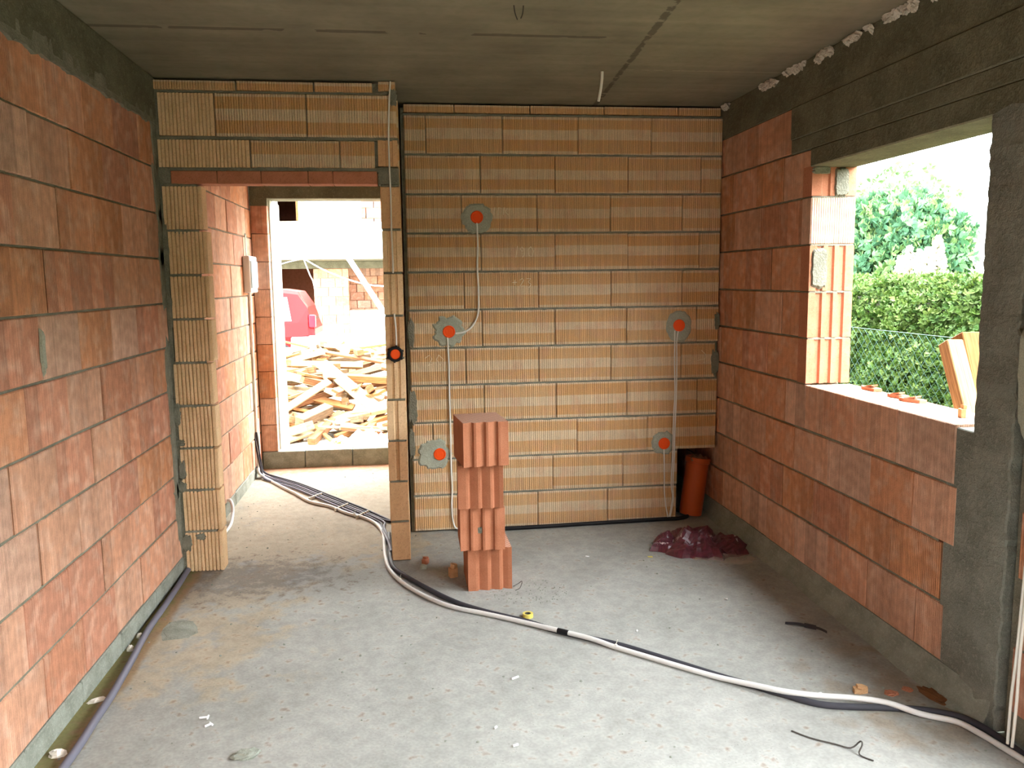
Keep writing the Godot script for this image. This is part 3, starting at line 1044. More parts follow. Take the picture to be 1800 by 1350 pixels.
func wall_partition() -> void:
	var w := thing("wall_partition", "yellow clay block partition with a doorway and red lintel", "wall", Vector3(0, 0, ZP), 0, "", "structure")
	# pier left of the doorway: block ends with fine ridges
	var x0 := -1.346
	var x1 := -1.132
	for k in 9:
		var y := 0.004 + 0.25 * k
		var sh := (0.008 if k in [5, 6, 7] else 0.0) + rng.randf_range(-0.004, 0.004)
		var o := part(w, "brick", ridged_mesh(x1 - x0 - 0.004, 0.236, 0.113, 10, 0.012, M.yellow_plain, null, 0.72), Vector3((x0 + x1) / 2 + sh, y + 0.119, 0.0))
		o.rotation.z = rng.randf_range(-0.008, 0.008)
		bed(w, x0 + 0.005, x1 - 0.03, y + 0.243, 0.012, 0.008, 0.001, 0.1)
	boxp(w, "mortar_strip", Vector3(XL, 0, -0.1), Vector3(x0 + 0.004, 2.8, -0.006), M.mortar)
	for q in [[-1.335, 0.18, 0.03, 0.05], [-1.255, 0.215, 0.03, 0.02], [-1.335, 0.62, 0.02, 0.06], [-1.34, 0.52, 0.025, 0.03], [-1.345, 0.95, 0.02, 0.07], [-1.34, 0.78, 0.03, 0.02], [-1.35, 1.9, 0.02, 0.15], [-1.35, 1.55, 0.018, 0.1]]:
		part(w, "mortar_smear", smear_mesh(q[2], q[3], 0.005, 0.4, int(absf(q[0]) * 1000 + q[1] * 100), M.mortar), Vector3(q[0], q[1], 0.0))
	# lintel with mortar packed at both ends
	var lint := part(w, "lintel", block_mesh(RED, 1.143, 0.072, 0.115, 1), Vector3(-0.7255, 2.291, 0.0))
	lint.mesh = ridged_lintel()
	boxp(w, "mortar_joint", Vector3(XL, 2.254, -0.11), Vector3(-1.297, 2.34, -0.004), M.mortar, 0.005)
	boxp(w, "mortar_joint", Vector3(-0.152, 2.254, -0.11), Vector3(-0.032, 2.35, -0.006), M.mortar, 0.005)
	bed(w, -1.36, -0.04, 2.336, 0.016, 0.006, -0.001, 0.1)
	# blocks above it
	boxp(w, "core", Vector3(-1.36, 2.33, -0.10), Vector3(-0.04, 2.815, -0.02), M.mortar)
	for q in [[-1.356, -0.864, 2.346, 2.496, 25], [-1.342, -1.046, 2.518, 2.748, 15]]:
		part(w, "brick", ridged_mesh(q[1] - q[0], q[3] - q[2], 0.113, q[4], 0.011, M.yellow_plain, null, 0.72), Vector3((q[0] + q[1]) / 2, (q[2] + q[3]) / 2, 0.0))
	course(w, [-0.858, -0.364, -0.166], 2.346, 2.496, 0.113, YEL, 0.004, 0.002)
	part(w, "brick", ridged_mesh(0.112, 0.145, 0.113, 3, 0.006, M.tan_plain), Vector3(-0.092, 2.428, 0.002))
	bed(w, -1.36, -0.03, 2.507, 0.014, 0.006, -0.001, 0.1)
	course(w, [-1.043, -0.542, -0.036], 2.516, 2.75, 0.113, YEL, 0.006, 0.002)
	bed(w, -1.36, -0.1, 2.757, 0.010, 0.004, -0.002, 0.1)
	for q in [[-1.366, -0.925], [-0.915, -0.50], [-0.49, -0.17], [-0.135, -0.04]]:
		var o := part(w, "brick", block_mesh(YEL, q[1] - q[0], 0.05, 0.113, rng.randi() % 16), Vector3((q[0] + q[1]) / 2, 2.79 if q[0] < -0.2 else 2.80, 0.004))
		o.rotation.z = rng.randf_range(-0.008, 0.004)
	part(w, "mortar_smear", smear_mesh(0.022, 0.05, 0.008, 0.4, 3, M.mortar), Vector3(-0.055, 2.74, 0.0))

	# thin wall between hallway and niche, seen end-on as a column
	var t := thing("wall_hallway", "thin yellow block wall between hallway and niche, seen end-on", "wall", Vector3(-0.1438, 0, 0), -PI / 2, "", "structure")
	boxp(t, "core", Vector3(-7.6, 0, -0.095), Vector3(-4.93, 2.82, -0.02), M.mortar)
	var ends := [1, 1, 2, 2, 3, 3, 3, 3, 1, 1]
	for k in 11:
		var y := 0.004 + 0.25 * k
		var h := 0.236 if k < 10 else 0.24
		course(t, span(-7.6, -5.0, -5.25 - (0.25 if k % 2 else 0.0), 0.5), y, y + h, 0.115, YEL, 0.005, 0.001)
		if k < 9:
			var kind: int = ends[k]
			var mat: Material = M.tan_plain if k in [0, 1, 2, 5, 8] else M.yellow_plain
			var o := part(t, "end_brick", ridged_mesh(0.113, h, 0.1, kind, 0.010, mat, null, 0.6) if kind > 1 else block_mesh({"mat": mat, "cols": 1, "rows": 1, "w": 0.5, "h": 0.25}, 0.113, h, 0.1, 0), Vector3(-4.895, y + h / 2, -0.0575 + rng.randf_range(-0.004, 0.004)))
			o.rotation.y = PI / 2
			boxp(t, "mortar_joint", Vector3(-5.0, y + h + 0.001, -0.111), Vector3(-4.899, y + 0.2495, -0.006), M.mortar)


func ridged_lintel() -> ArrayMesh:
	var b := MB.new()
	# clay shell lintel: shallow grooves along its length, cut in shells
	var x := -0.5715
	for w in [0.25, 0.24, 0.26, 0.14, 0.25]:
		var a := Vector3(x + 0.001, -0.036, -0.115)
		b.box(a, Vector3(x + w - 0.001, 0.036, 0.0), 0.003)
		x += w
	return b.mesh(M.red_plain)


func wall_far() -> void:
	var w := thing("wall_far", "outside wall with a tall doorway to the yard", "wall", Vector3(0, 0, ZF), 0, "", "structure")
	for k in 9:
		var y := 0.162 + 0.2465 * k
		course(w, [XL + 0.002, -1.222], y, y + 0.242, 0.115, RED, 0.002, 0.003)
		part(w, "jamb_brick", block_mesh(RED, 0.14, 0.242, 0.13, (k * 5) % 16), Vector3(-1.296 + rng.randf_range(-0.012, 0.0), y + 0.121, -0.119))
	boxp(w, "reveal_render", Vector3(-1.60, GY, -0.66), Vector3(-1.212, 2.44, -0.252), M.plaster, 0.006)
	boxp(w, "reveal_render", Vector3(-1.25, 0.16, -0.252), Vector3(-1.212, 2.44, -0.10), M.plaster, 0.004)
	boxp(w, "bearing_pad", Vector3(XL, 2.375, -0.25), Vector3(-1.218, 2.44, 0.004), M.beam_concrete)
	boxp(w, "lintel", Vector3(XL, 2.435, -0.25), Vector3(0.2, 2.64, 0.006), M.beam_concrete, 0.006)
	boxp(w, "upper_wall", Vector3(XL, 2.64, -0.25), Vector3(0.2, HC, 0.0), M.red_plain)
	boxp(w, "plain_wall", Vector3(-0.148, 0, -0.25), Vector3(XR, HC, -0.002), M.red_plain)
	var xs := [XL, -0.985, -0.555, -0.148]
	for i in 3:
		boxp(w, "threshold_block", Vector3(xs[i] + 0.003, -0.1, -0.25), Vector3(xs[i + 1] - 0.003, 0.158 + rng.randf_range(-0.003, 0.003), 0.0), M.base_concrete, 0.006)


# ---------------------------------------------------------------- loose blocks
func blocks_on_floor() -> void:
	var spec := [
		[0.406, -4.337, 0.0, 0.015, "red hollow clay block at the bottom of the free-standing stack"],
		[0.366, -4.304, 0.240, -0.01, "red hollow block with a grey smudge, second from the stack's bottom"],
		[0.357, -4.280, 0.480, -0.045, "red hollow clay block second from the top of the stack"],
		[0.386, -4.238, 0.720, 0.11, "topmost red hollow block of the stack, its perforated top showing"]]
	var k := 0
	for s in spec:
		var t := thing("clay_block", s[4], "clay block", Vector3(s[0], s[2], s[1]), s[3], "blocks in the free-standing stack")
		var b := MB.new()
		var c := MB.new()
		b.prism(tongued(0.243, 0.31, k == 2 or k == 0), 0.0, 0.2375, c)
		var m := b.mesh(M.block_clay if M.has("block_clay") else surface("block_clay", Color8(178, 118, 88), 0.9, mottled(256, Color(1, 1, 1), Color(0.92, 0.9, 0.88), Color(1.0, 0.97, 0.95), 300), 2.5, 0.1))
		c.into(m, M.hollow_top)
		part(t, "shell", m)
		if k == 1:
			part(t, "mortar_smudge", smear_mesh(0.03, 0.018, 0.002, 0.4, 5, M.mortar), Vector3(-0.02, 0.11, -0.010))
		k += 1
	var fr := part(self, "block_fragment", chip_mesh(0.055, 0.075, 0.05, M.tan_plain), Vector3(0.215, 0, -4.58))
	fr.rotation.y = 0.4
	tag(fr, "broken yellow block piece lying left of the brick stack", "brick fragment")
	fr = part(self, "block_fragment", chip_mesh(0.05, 0.04, 0.04, M.red_plain), Vector3(0.06, 0, -4.83))
	fr.rotation.y = 1.1
	tag(fr, "small reddish brick chip at the foot of the yellow column", "brick fragment")
	fr = part(self, "block_fragment", chip_mesh(0.045, 0.022, 0.04, M.plaster), Vector3(0.045, 0, -4.74))
	tag(fr, "whitish mortar chip on the floor by the yellow column", "mortar chip")


# outline of a block end with tongues and grooves
func tongued(w: float, d: float, flip := false) -> PackedVector2Array:
	var p := PackedVector2Array()
	var x := -w / 2
	p.append(Vector2(x, 0))
	for c in [0.21, 0.48, 0.75]:
		var g: float = x + c * w
		p.append(Vector2(g - 0.030, 0.0 - 0.004))
		p.append(Vector2(g - 0.004, -0.015))
		p.append(Vector2(g, -0.013))
		p.append(Vector2(g + 0.006, 0.0))
		p.append(Vector2(g + 0.018, 0.002))
	p.append(Vector2(-x, 0))
	p.append(Vector2(-x, -d))
	p.append(Vector2(x, -d))
	if flip:
		for i in p.size():
			p[i].x = -p[i].x
	return p


func chip_mesh(w: float, h: float, d: float, mat: Material) -> ArrayMesh:
	var b := MB.new()
	var p := PackedVector2Array([Vector2(-w / 2, d * 0.3), Vector2(-w * 0.2, d / 2), Vector2(w * 0.35, d * 0.4), Vector2(w / 2, -d * 0.1), Vector2(w * 0.2, -d / 2), Vector2(-w * 0.4, -d * 0.4)])
	b.prism(p, 0.0, h * 0.7)
	b.t = Transform3D(Basis(Vector3.FORWARD, 0.15).scaled(Vector3(0.7, 1, 0.8)), Vector3(w * 0.06, h * 0.66, 0))
	b.prism(p, 0.0, h * 0.34)
	return b.mesh(mat)


# ---------------------------------------------------------------- boxes for switches and sockets
func socket_box(label: String, at: Vector3, rx: float, ry: float, off: Vector2, sd: int, rag := 0.14) -> void:
	var t := thing("socket_box", label, "socket box", at, 0, "boxes set in plaster on the niche wall")
	part(t, "plaster_patch", smear_mesh(rx, ry, 0.006, rag, sd, M.plaster, 2.1), Vector3(off.x, off.y, 0.0))
	var b := MB.new()
	b.lathe([Vector2(0.0, 0.0), Vector2(0.041, 0.0), Vector2(0.041, 0.008), Vector2(0.038, 0.011), Vector2(0.033, 0.011), Vector2(0.031, 0.008), Vector2(0.0, 0.008)], 28)
	var c := part(t, "cover", b.mesh(M.orange_plastic), Vector3(0, 0, 0.003))
	c.rotation.x = PI / 2
	for s in [-1, 1]:
		var q := MB.new()
		q.box(Vector3(-0.004, -0.012, 0), Vector3(0.004, 0.012, 0.002), 0.001)
		part(t, "cover_tab", q.mesh(M.orange_plastic), Vector3(0.017 * s, 0, 0.011))


func electrics() -> void:
	var z := ZB + 0.001
	socket_box("highest orange socket box in grey plaster on the niche wall", Vector3(0.460, 2.107, z), 0.105, 0.100, Vector2(0.0, -0.005), 3)
	socket_box("orange socket box at left of niche wall where two white cables meet", Vector3(0.262, 1.363, z), 0.105, 0.105, Vector2(0.0, 0.0), 8, 0.32)
	socket_box("orange socket box high at right of niche wall above paired cables", Vector3(1.836, 1.374, z), 0.095, 0.115, Vector2(0.0, -0.005), 12, 0.1)
	socket_box("low orange socket box at right of niche wall above floor pipe", Vector3(1.740, 0.555, z), 0.085, 0.085, Vector2(-0.005, 0.005), 15, 0.2)
	socket_box("low orange socket box in broad plaster at left of niche wall", Vector3(0.182, 0.540, z), 0.115, 0.105, Vector2(-0.035, 0.0), 19, 0.24)
	# black box on the column
	var t := thing("junction_box", "black rimmed orange box on the end of the yellow column", "junction box", Vector3(-0.084, 1.272, ZP))
	var b := MB.new()
	b.lathe([Vector2(0.0, 0.0), Vector2(0.046, 0.0), Vector2(0.046, 0.03), Vector2(0.042, 0.034), Vector2(0.032, 0.034), Vector2(0.030, 0.028)], 24)
	var r := part(t, "rim", b.mesh(M.black_plastic))
	r.rotation.x = PI / 2
	b = MB.new()
	b.lathe([Vector2(0.030, 0.0), Vector2(0.030, 0.006), Vector2(0.026, 0.008), Vector2(0.0, 0.008)], 20)
	r = part(t, "cover", b.mesh(M.orange_plastic), Vector3(0, 0, 0.022))
	r.rotation.x = PI / 2
	for k in 6:
		var q := MB.new()
		q.box(Vector3(-0.006, -0.004, 0), Vector3(0.006, 0.004, 0.024), 0.001)
		var o := part(t, "lug", q.mesh(M.black_plastic), Vector3(cos(k * TAU / 6 + 0.4) * 0.048, sin(k * TAU / 6 + 0.4) * 0.048, 0))
		o.rotation.z = k * TAU / 6 + 0.4 + PI / 2
	# consumer unit on the hallway wall
	var d := thing("distribution_box", "white electrical distribution box with pale lid on hallway wall", "electrical box", Vector3(XL, 1.77, -7.33), PI / 2)
	boxp(d, "housing", Vector3(-0.16, -0.155, 0), Vector3(0.16, 0.155, 0.06), M.white_plastic, 0.008)
	boxp(d, "lid", Vector3(-0.14, -0.115, 0.055), Vector3(0.14, 0.115, 0.07), M.blue_lid, 0.008)
	boxp(d, "catch", Vector3(-0.03, -0.13, 0.058), Vector3(0.03, -0.118, 0.068), M.white_plastic, 0.002)
	var o := thing("socket_box", "small orange box low on the hallway wall beneath the white box", "socket box", Vector3(XL + 0.006, 1.30, -7.42), PI / 2)
	b = MB.new()
	b.lathe([Vector2(0.0, 0.0), Vector2(0.041, 0.0), Vector2(0.041, 0.009), Vector2(0.036, 0.012), Vector2(0.0, 0.010)], 24)
	r = part(o, "cover", b.mesh(M.orange_plastic))
	r.rotation.x = PI / 2
	# a bit of white tube hanging from the ceiling
	tube_thing("hanging_tube", "short white tube hanging from the ceiling in front of niche", "tube", [[1.095, 2.835, -4.60], [1.094, 2.79, -4.60], [1.086, 2.73, -4.60], [1.075, 2.672, -4.60]], 0.008, M.white_cable, 8, 3)
	tube_thing("ceiling_wire", "thin dark wire stub poking from the ceiling near photo top", "wire", [[0.47, 2.832, -3.55], [0.475, 2.80, -3.552], [0.485, 2.775, -3.556]], 0.0025, M.wire, 6, 3)
	tube_thing("ceiling_wire", "second thin wire stub beside the other one in ceiling", "wire", [[0.51, 2.832, -3.55], [0.507, 2.80, -3.55], [0.498, 2.778, -3.548]], 0.0025, M.wire, 6, 3)


# ---------------------------------------------------------------- cables and conduits
func cables() -> void:
	var wc: Material = M.white_cable
	var y := 0.012
	var white := [[-1.352, 0.09, -7.26], [-1.33, 0.045, -7.24], [-1.254, y, -7.163], [-1.059, y, -6.811], [-0.94, y, -6.606], [-0.798, y, -6.34], [-0.632, y, -6.181], [-0.49, y, -5.972], [-0.359, y, -5.832], [-0.272, y, -5.676], [-0.218, y, -5.468], [-0.2, y, -5.22], [-0.186, y, -4.961], [-0.16, y, -4.752], [-0.101, y, -4.554], [-0.021, y, -4.383], [0.083, y, -4.219], [0.197, y, -4.093], [0.323, y, -4.006], [0.471, y, -3.897], [0.597, 0.016, -3.789], [0.694, 0.02, -3.701], [0.812, 0.018, -3.607], [0.9, y, -3.52], [1.025, y, -3.396], [1.144, y, -3.279], [1.258, y, -3.173], [1.366, 0.022, -3.072], [1.471, 0.03, -2.981], [1.587, 0.034, -2.922], [1.711, 0.034, -2.886], [1.827, 0.03, -2.837], [1.922, 0.016, -2.763], [2.021, y, -2.702], [2.053, y, -2.618], [2.072, y, -2.525], [2.093, y, -2.4], [2.098, y, -2.2]]
	var wt := thing("floor_conduit", "light grey conduit snaking from hallway corner across floor to right post", "conduit", Vector3.ZERO)
	var wb := MB.new()
	wb.tube(smooth(white, 4), 0.0115, 10)
	part(wt, "tube", wb.mesh(M.conduit_grey))
	var sl := MB.new()
	sl.tube(smooth([[0.672, 0.019, -3.721], [0.694, 0.02, -3.701], [0.716, 0.02, -3.682]], 3), 0.0128, 12)
	part(wt, "black_sleeve", sl.mesh(M.black_plastic))
	for q in [Vector3(0.905, 0.013, -3.515), Vector3(-0.09, 0.013, -4.53), Vector3(-0.43, 0.014, -5.90)]:
		var c := MB.new()
		c.tube(PackedVector3Array([Vector3(-0.004, 0, 0.002), Vector3(0.004, 0, -0.002)]), 0.0145, 12)
		c.tube(PackedVector3Array([Vector3(0, 0.012, 0), Vector3(0.006, 0.04, 0.01)]), 0.0018, 5)
		part(wt, "cable_tie", c.mesh(wc), q)
	var black := [[-0.172, 0.02, -5.4], [-0.162, y, -5.153], [-0.152, y, -4.9], [-0.120, y, -4.720], [-0.021, y, -4.525], [0.086, y, -4.343], [0.202, y, -4.169], [0.313, y, -4.050], [0.419, y, -3.958], [0.546, 0.011, -3.86], [0.668, 0.011, -3.735], [0.813, 0.011, -3.625], [0.93, y, -3.534], [1.059, y, -3.405], [1.173, y, -3.285], [1.287, y, -3.165], [1.395, 0.012, -3.065], [1.478, 0.012, -2.985], [1.574, 0.011, -2.9], [1.691, 0.011, -2.862], [1.824, 0.011, -2.835], [1.953, y, -2.795], [2.056, y, -2.731], [2.092, y, -2.65], [2.106, y, -2.55], [2.113, y, -2.4], [2.113, y, -2.2]]
	tube_thing("floor_conduit", "thick dark corrugated conduit twined with the light one across floor", "conduit", black, 0.0135, M.conduit_dark, 10)
	# bundle through the hallway
	var far := [[-1.352, 0.10, -7.33], [-1.30, 0.03, -7.32], [-1.18, y, -7.22], [-0.94, y, -6.93], [-0.66, y, -6.50], [-0.37, y, -6.06], [-0.20, y, -5.78]]
	var names := ["dark cable at the outer edge of the hallway floor bundle", "dark cable second from the bundle's outer edge in the hallway", "grey cable in the middle of the hallway floor bundle", "dark cable inside the hallway bundle next to the grey one", "grey cable at inner side of hallway bundle beside light conduit"]
	for i in 5:
		var pts := []
		for j in far.size():
			var q: Array = far[j]
			var off := i * 0.031 * (1.0 if j > 1 else 0.5)
			var wob := sin(j * 1.7 + i * 2.1) * 0.008
			pts.append(Vector3(q[0] - off * 0.45 + wob, q[1] if j > 0 else q[1] + 0.3 * (i % 2), q[2] + off * 0.9 + wob))
		if i > 1:
			pts.append(Vector3(-0.185 - 0.012 * i, y, -5.56)); pts.append(Vector3(-0.155 - 0.006 * i, y + 0.004 * i, -5.25)); pts.append(Vector3(-0.150, y + 0.01, -5.02))
		else:
			pts.append(Vector3(-0.155, y, -5.70))
		tube_thing("floor_cable", names[i], "cable", pts, 0.0085, M.conduit_slate if i in [2, 4] else M.conduit_dark, 8)
	for q in [[-0.78, -6.47], [-0.55, -6.12], [-0.38, -5.9]]:
		var b := MB.new()
		b.box(Vector3(-0.005, 0, -0.10), Vector3(0.005, 0.026, 0.07), 0.003)
		var o := part(self, "bundle_tie", b.mesh(wc), Vector3(q[0], 0.001, q[1]))
		o.rotation.y = -0.55
		tag(o, ["white tie across the hallway cable bundle nearest the far corner", "white tie halfway along the hallway cable bundle", "white tie on the cable bundle nearest the yellow column"][[-0.78, -0.55, -0.38].find(q[0])], "cable tie")
	# risers in the far corner of the hallway
	tube_thing("riser_conduit", "white riser conduit on hallway wall beside the far corner", "conduit", [[-1.357, 1.62, -7.36], [-1.357, 1.2, -7.35], [-1.357, 0.6, -7.34], [-1.35, 0.12, -7.30], [-1.34, 0.05, -7.26], [-1.31, 0.03, -7.22]], 0.011, wc, 8)
	tube_thing("riser_conduit", "second white riser conduit close to the hallway corner", "conduit", [[-1.357, 0.5, -7.43], [-1.357, 0.25, -7.42], [-1.35, 0.1, -7.38], [-1.33, 0.04, -7.32], [-1.29, 0.02, -7.26]], 0.010, wc, 8)
	# by the left wall
	var lc := [[-1.342, 0.016, -5.0], [-1.340, 0.016, -4.885], [-1.326, 0.016, -4.591], [-1.318, 0.016, -4.293], [-1.313, 0.016, -4.058], [-1.299, 0.016, -3.863], [-1.287, 0.016, -3.743], [-1.273, 0.016, -3.55], [-1.261, 0.016, -3.376], [-1.256, 0.016, -3.176], [-1.249, 0.016, -3.016], [-1.249, 0.016, -2.872], [-1.25, 0.016, -2.5], [-1.25, 0.016, -2.0]]
	tube_thing("wall_conduit", "dark slate conduit lying along the foot of left wall", "conduit", lc, 0.0155, M.conduit_slate, 10)
	tube_thing("conduit_loop", "grey conduit looping out of left wall behind the ridged pier", "conduit", [[-1.38, 0.10, -6.10], [-1.345, 0.115, -6.10], [-1.315, 0.09, -6.04], [-1.298, 0.04, -5.95], [-1.280, 0.014, -5.78], [-1.283, 0.013, -5.58], [-1.292, 0.013, -5.40], [-1.30, 0.013, -5.15]], 0.0125, M.conduit_grey, 10)
	# along the foot of the niche wall
	tube_thing("wall_conduit", "black conduit along the foot of niche wall behind brick stack", "conduit", [[0.30, 0.013, -5.425], [0.46, 0.014, -5.42], [0.655, 0.014, -5.40], [0.894, 0.014, -5.405], [1.138, 0.014, -5.415], [1.383, 0.014, -5.425], [1.592, 0.016, -5.425], [1.75, 0.016, -5.43], [1.845, 0.014, -5.435], [1.923, 0.014, -5.47], [1.945, 0.014, -5.54], [1.925, 0.016, -5.60], [1.87, 0.02, -5.66]], 0.0135, M.black_plastic, 10)
	# on the niche wall
	var z := ZB + 0.010
	tube_thing("wall_cable", "white cable from the highest socket box curving to the next one", "cable", [[0.459, 2.07, z], [0.463, 1.93, z], [0.457, 1.782, z], [0.462, 1.633, z], [0.46, 1.503, z], [0.443, 1.439, z], [0.408, 1.387, z], [0.359, 1.358, z], [0.305, 1.351, z]], 0.0058, wc)
	tube_thing("wall_cable", "white cable hanging from left socket box to behind brick stack", "cable", [[0.25, 1.325, z], [0.256, 1.148, z], [0.255, 0.919, z], [0.257, 0.687, z + 0.006], [0.256, 0.453, z + 0.006], [0.26, 0.296, z], [0.254, 0.177, z], [0.26, 0.077, z], [0.278, 0.025, z], [0.32, 0.008, z]], 0.0058, wc)
	tube_thing("wall_cable", "left one of two white cables under right socket box", "cable", [[1.806, 1.34, z], [1.807, 1.109, z], [1.812, 0.911, z], [1.802, 0.712, z + 0.006], [1.800, 0.511, z + 0.008], [1.793, 0.268, z], [1.804, 0.165, z], [1.78, 0.02, z]], 0.0045, wc)
	tube_thing("wall_cable", "right one of two white cables under right socket box", "cable", [[1.83, 1.335, z], [1.820, 1.26, z], [1.823, 1.109, z], [1.822, 0.871, z], [1.814, 0.672, z + 0.006], [1.811, 0.47, z + 0.006], [1.806, 0.267, z], [1.81, 0.145, z], [1.786, 0.02, z + 0.004]], 0.0045, wc)
	tube_thing("wall_cable", "short white cable from the low right socket box to floor", "cable", [[1.737, 0.515, z + 0.004], [1.743, 0.351, z], [1.744, 0.229, z], [1.754, 0.126, z], [1.772, 0.02, z + 0.006]], 0.0045, wc)
	# down the column
	z = ZP + 0.008
	tube_thing("wall_cable", "thin pale cable running down the yellow column from the ceiling", "cable", [[-0.066, 2.825, z], [-0.076, 2.709, z + 0.004], [-0.085, 2.521, z], [-0.085, 2.33, z], [-0.083, 2.17, z], [-0.085, 2.008, z], [-0.083, 1.845, z], [-0.083, 1.746, z - 0.004]], 0.0048, wc)
	tube_thing("wall_cable", "short pale cable ending at black box on the column", "cable", [[-0.084, 1.51, z], [-0.077, 1.414, z], [-0.077, 1.31, z + 0.004]], 0.0048, wc)
	# at the right edge of the picture, beyond the concrete post
	var x := 2.10
	for i in 2:
		var o := 0.022 * i
		tube_thing("post_cable", ["white cable hanging beside the concrete post, nearer the post", "white cable hanging beside the concrete post, further from the post"][i], "cable", [[x, 1.25, -2.475 + o], [x, 0.966, -2.493 + o * 0.7], [x, 0.762, -2.50 + o * 0.7], [x - 0.003, 0.512, -2.505 + o * 0.7], [x - 0.006, 0.36, -2.508 + o * 0.7], [x - 0.012, 0.20, -2.512 + o * 1.2], [x - 0.016, 0.03, -2.51 + o]], 0.0055, wc)


# ---------------------------------------------------------------- pipe and bag in the right corner
func corner_things() -> void:
	var t := thing("drain_pipe", "orange plastic drain pipe leaning in the corner niche", "pipe", Vector3(1.972, 0, -5.545))
	t.rotation = Vector3(-0.03, 0, -0.14)
	var b := MB.new()
	b.lathe([Vector2(0.078, 0.012), Vector2(0.08, 0.016), Vector2(0.08, 0.40), Vector2(0.077, 0.405), Vector2(0.075, 0.405), Vector2(0.073, 0.10), Vector2(0.0, 0.09)], 32)
	part(t, "tube", b.mesh(M.pipe_plastic))
	b = MB.new()
	b.lathe([Vector2(0.0805, 0.385), Vector2(0.088, 0.392), Vector2(0.090, 0.41), Vector2(0.088, 0.425), Vector2(0.083, 0.428), Vector2(0.079, 0.40)], 32)
	part(t, "socket_rim", b.mesh(M.pipe_plastic))
	b = MB.new()
	# a scrap of grey film tucked into the mouth
	var f := FastNoiseLite.new()
	f.seed = 4
	f.frequency = 14.0
	for i in 8:
		for j in 8:
			var q := []
			for c in [[0, 0], [0, 1], [1, 1], [1, 0]]:
				var u: float = (i + c[0]) / 8.0 - 0.5
				var v: float = (j + c[1]) / 8.0 - 0.5
				q.append(Vector3(u * 0.15, 0.425 + f.get_noise_2d(u, v) * 0.05 - (u * u + v * v) * 0.05, v * 0.14))
			b.quadf(q[0], q[1], q[2], q[3])
	part(t, "film_scrap", b.mesh(surface("dusty_film", Color8(150, 118, 96), 0.6)))

	# crumpled bag
	var bag := thing("plastic_bag", "crumpled maroon plastic bag with white lettering on floor", "bag", Vector3(1.785, 0.0, -4.84), -0.12)
	part(bag, "film", crumple(0.25, 0.24, 0.15, 51, M.bag_film, 40))
	var fold := part(bag, "fold", crumple(0.16, 0.13, 0.11, 58, M.bag_film, 22), Vector3(-0.17, 0, -0.02))
	fold.rotation.y = 0.7
	var clear := StandardMaterial3D.new()
	clear.resource_name = "clear_film"
	clear.albedo_color = Color(0.75, 0.74, 0.70, 0.35)
	clear.transparency = BaseMaterial3D.TRANSPARENCY_ALPHA
	clear.roughness = 0.2
	var cl := part(bag, "clear_film", crumple(0.17, 0.09, 0.035, 66, clear, 20), Vector3(0.13, 0, 0.21))
	cl.set_meta("label", "clear plastic spilling out of the bag")


# a crumpled heap of film, rx by rz wide and high in the middle
func crumple(rx: float, rz: float, high: float, sd: int, mat: Material, m := 32) -> ArrayMesh:
	var b := MB.new()
	var f := FastNoiseLite.new()
	f.seed = sd
	f.noise_type = FastNoiseLite.TYPE_CELLULAR
	f.cellular_return_type = FastNoiseLite.RETURN_DISTANCE2_SUB
	f.frequency = 7.0
	f.fractal_octaves = 2
	var g := FastNoiseLite.new()
	g.seed = sd + 1
	g.frequency = 3.0
	var pt := func(i: int, j: int) -> Vector3:
		var a := TAU * i / m
		var r := float(j) / (m / 2)
		var d := Vector2(cos(a), sin(a))
		var rim := 1.0 + g.get_noise_2d(d.x * 0.35, d.y * 0.35) * 0.5 + g.get_noise_2d(d.x * 1.2 + 9.0, d.y * 1.2) * 0.14
		var p := Vector3(d.x * rx * r * rim, 0, d.y * rz * r * rim)
		var dome := pow(maxf(0.0, 1.0 - r * r), 0.6)
		p.y = 0.002 + high * dome * (0.62 + g.get_noise_2d(p.x * 1.6, p.z * 1.6) * 0.7 + (f.get_noise_2d(p.x, p.z) + 0.5) * 0.38)
		p.y = maxf(p.y, 0.002)
		return p
	for j in m / 2:
		for i in m:
			var a: Vector3 = pt.call(i, j)
			var q: Vector3 = pt.call(i, j + 1)
			var c: Vector3 = pt.call(i + 1, j + 1)
			var d: Vector3 = pt.call(i + 1, j)
			var uv := func(p: Vector3) -> Vector2: return Vector2(p.x / rx * 0.42 + 0.5, p.z / rz * 0.42 + 0.5)
			b.tri(a, c, q, uv.call(a), uv.call(c), uv.call(q))
			if j > 0:
				b.tri(a, d, c, uv.call(a), uv.call(d), uv.call(c))
	return b.mesh(mat)


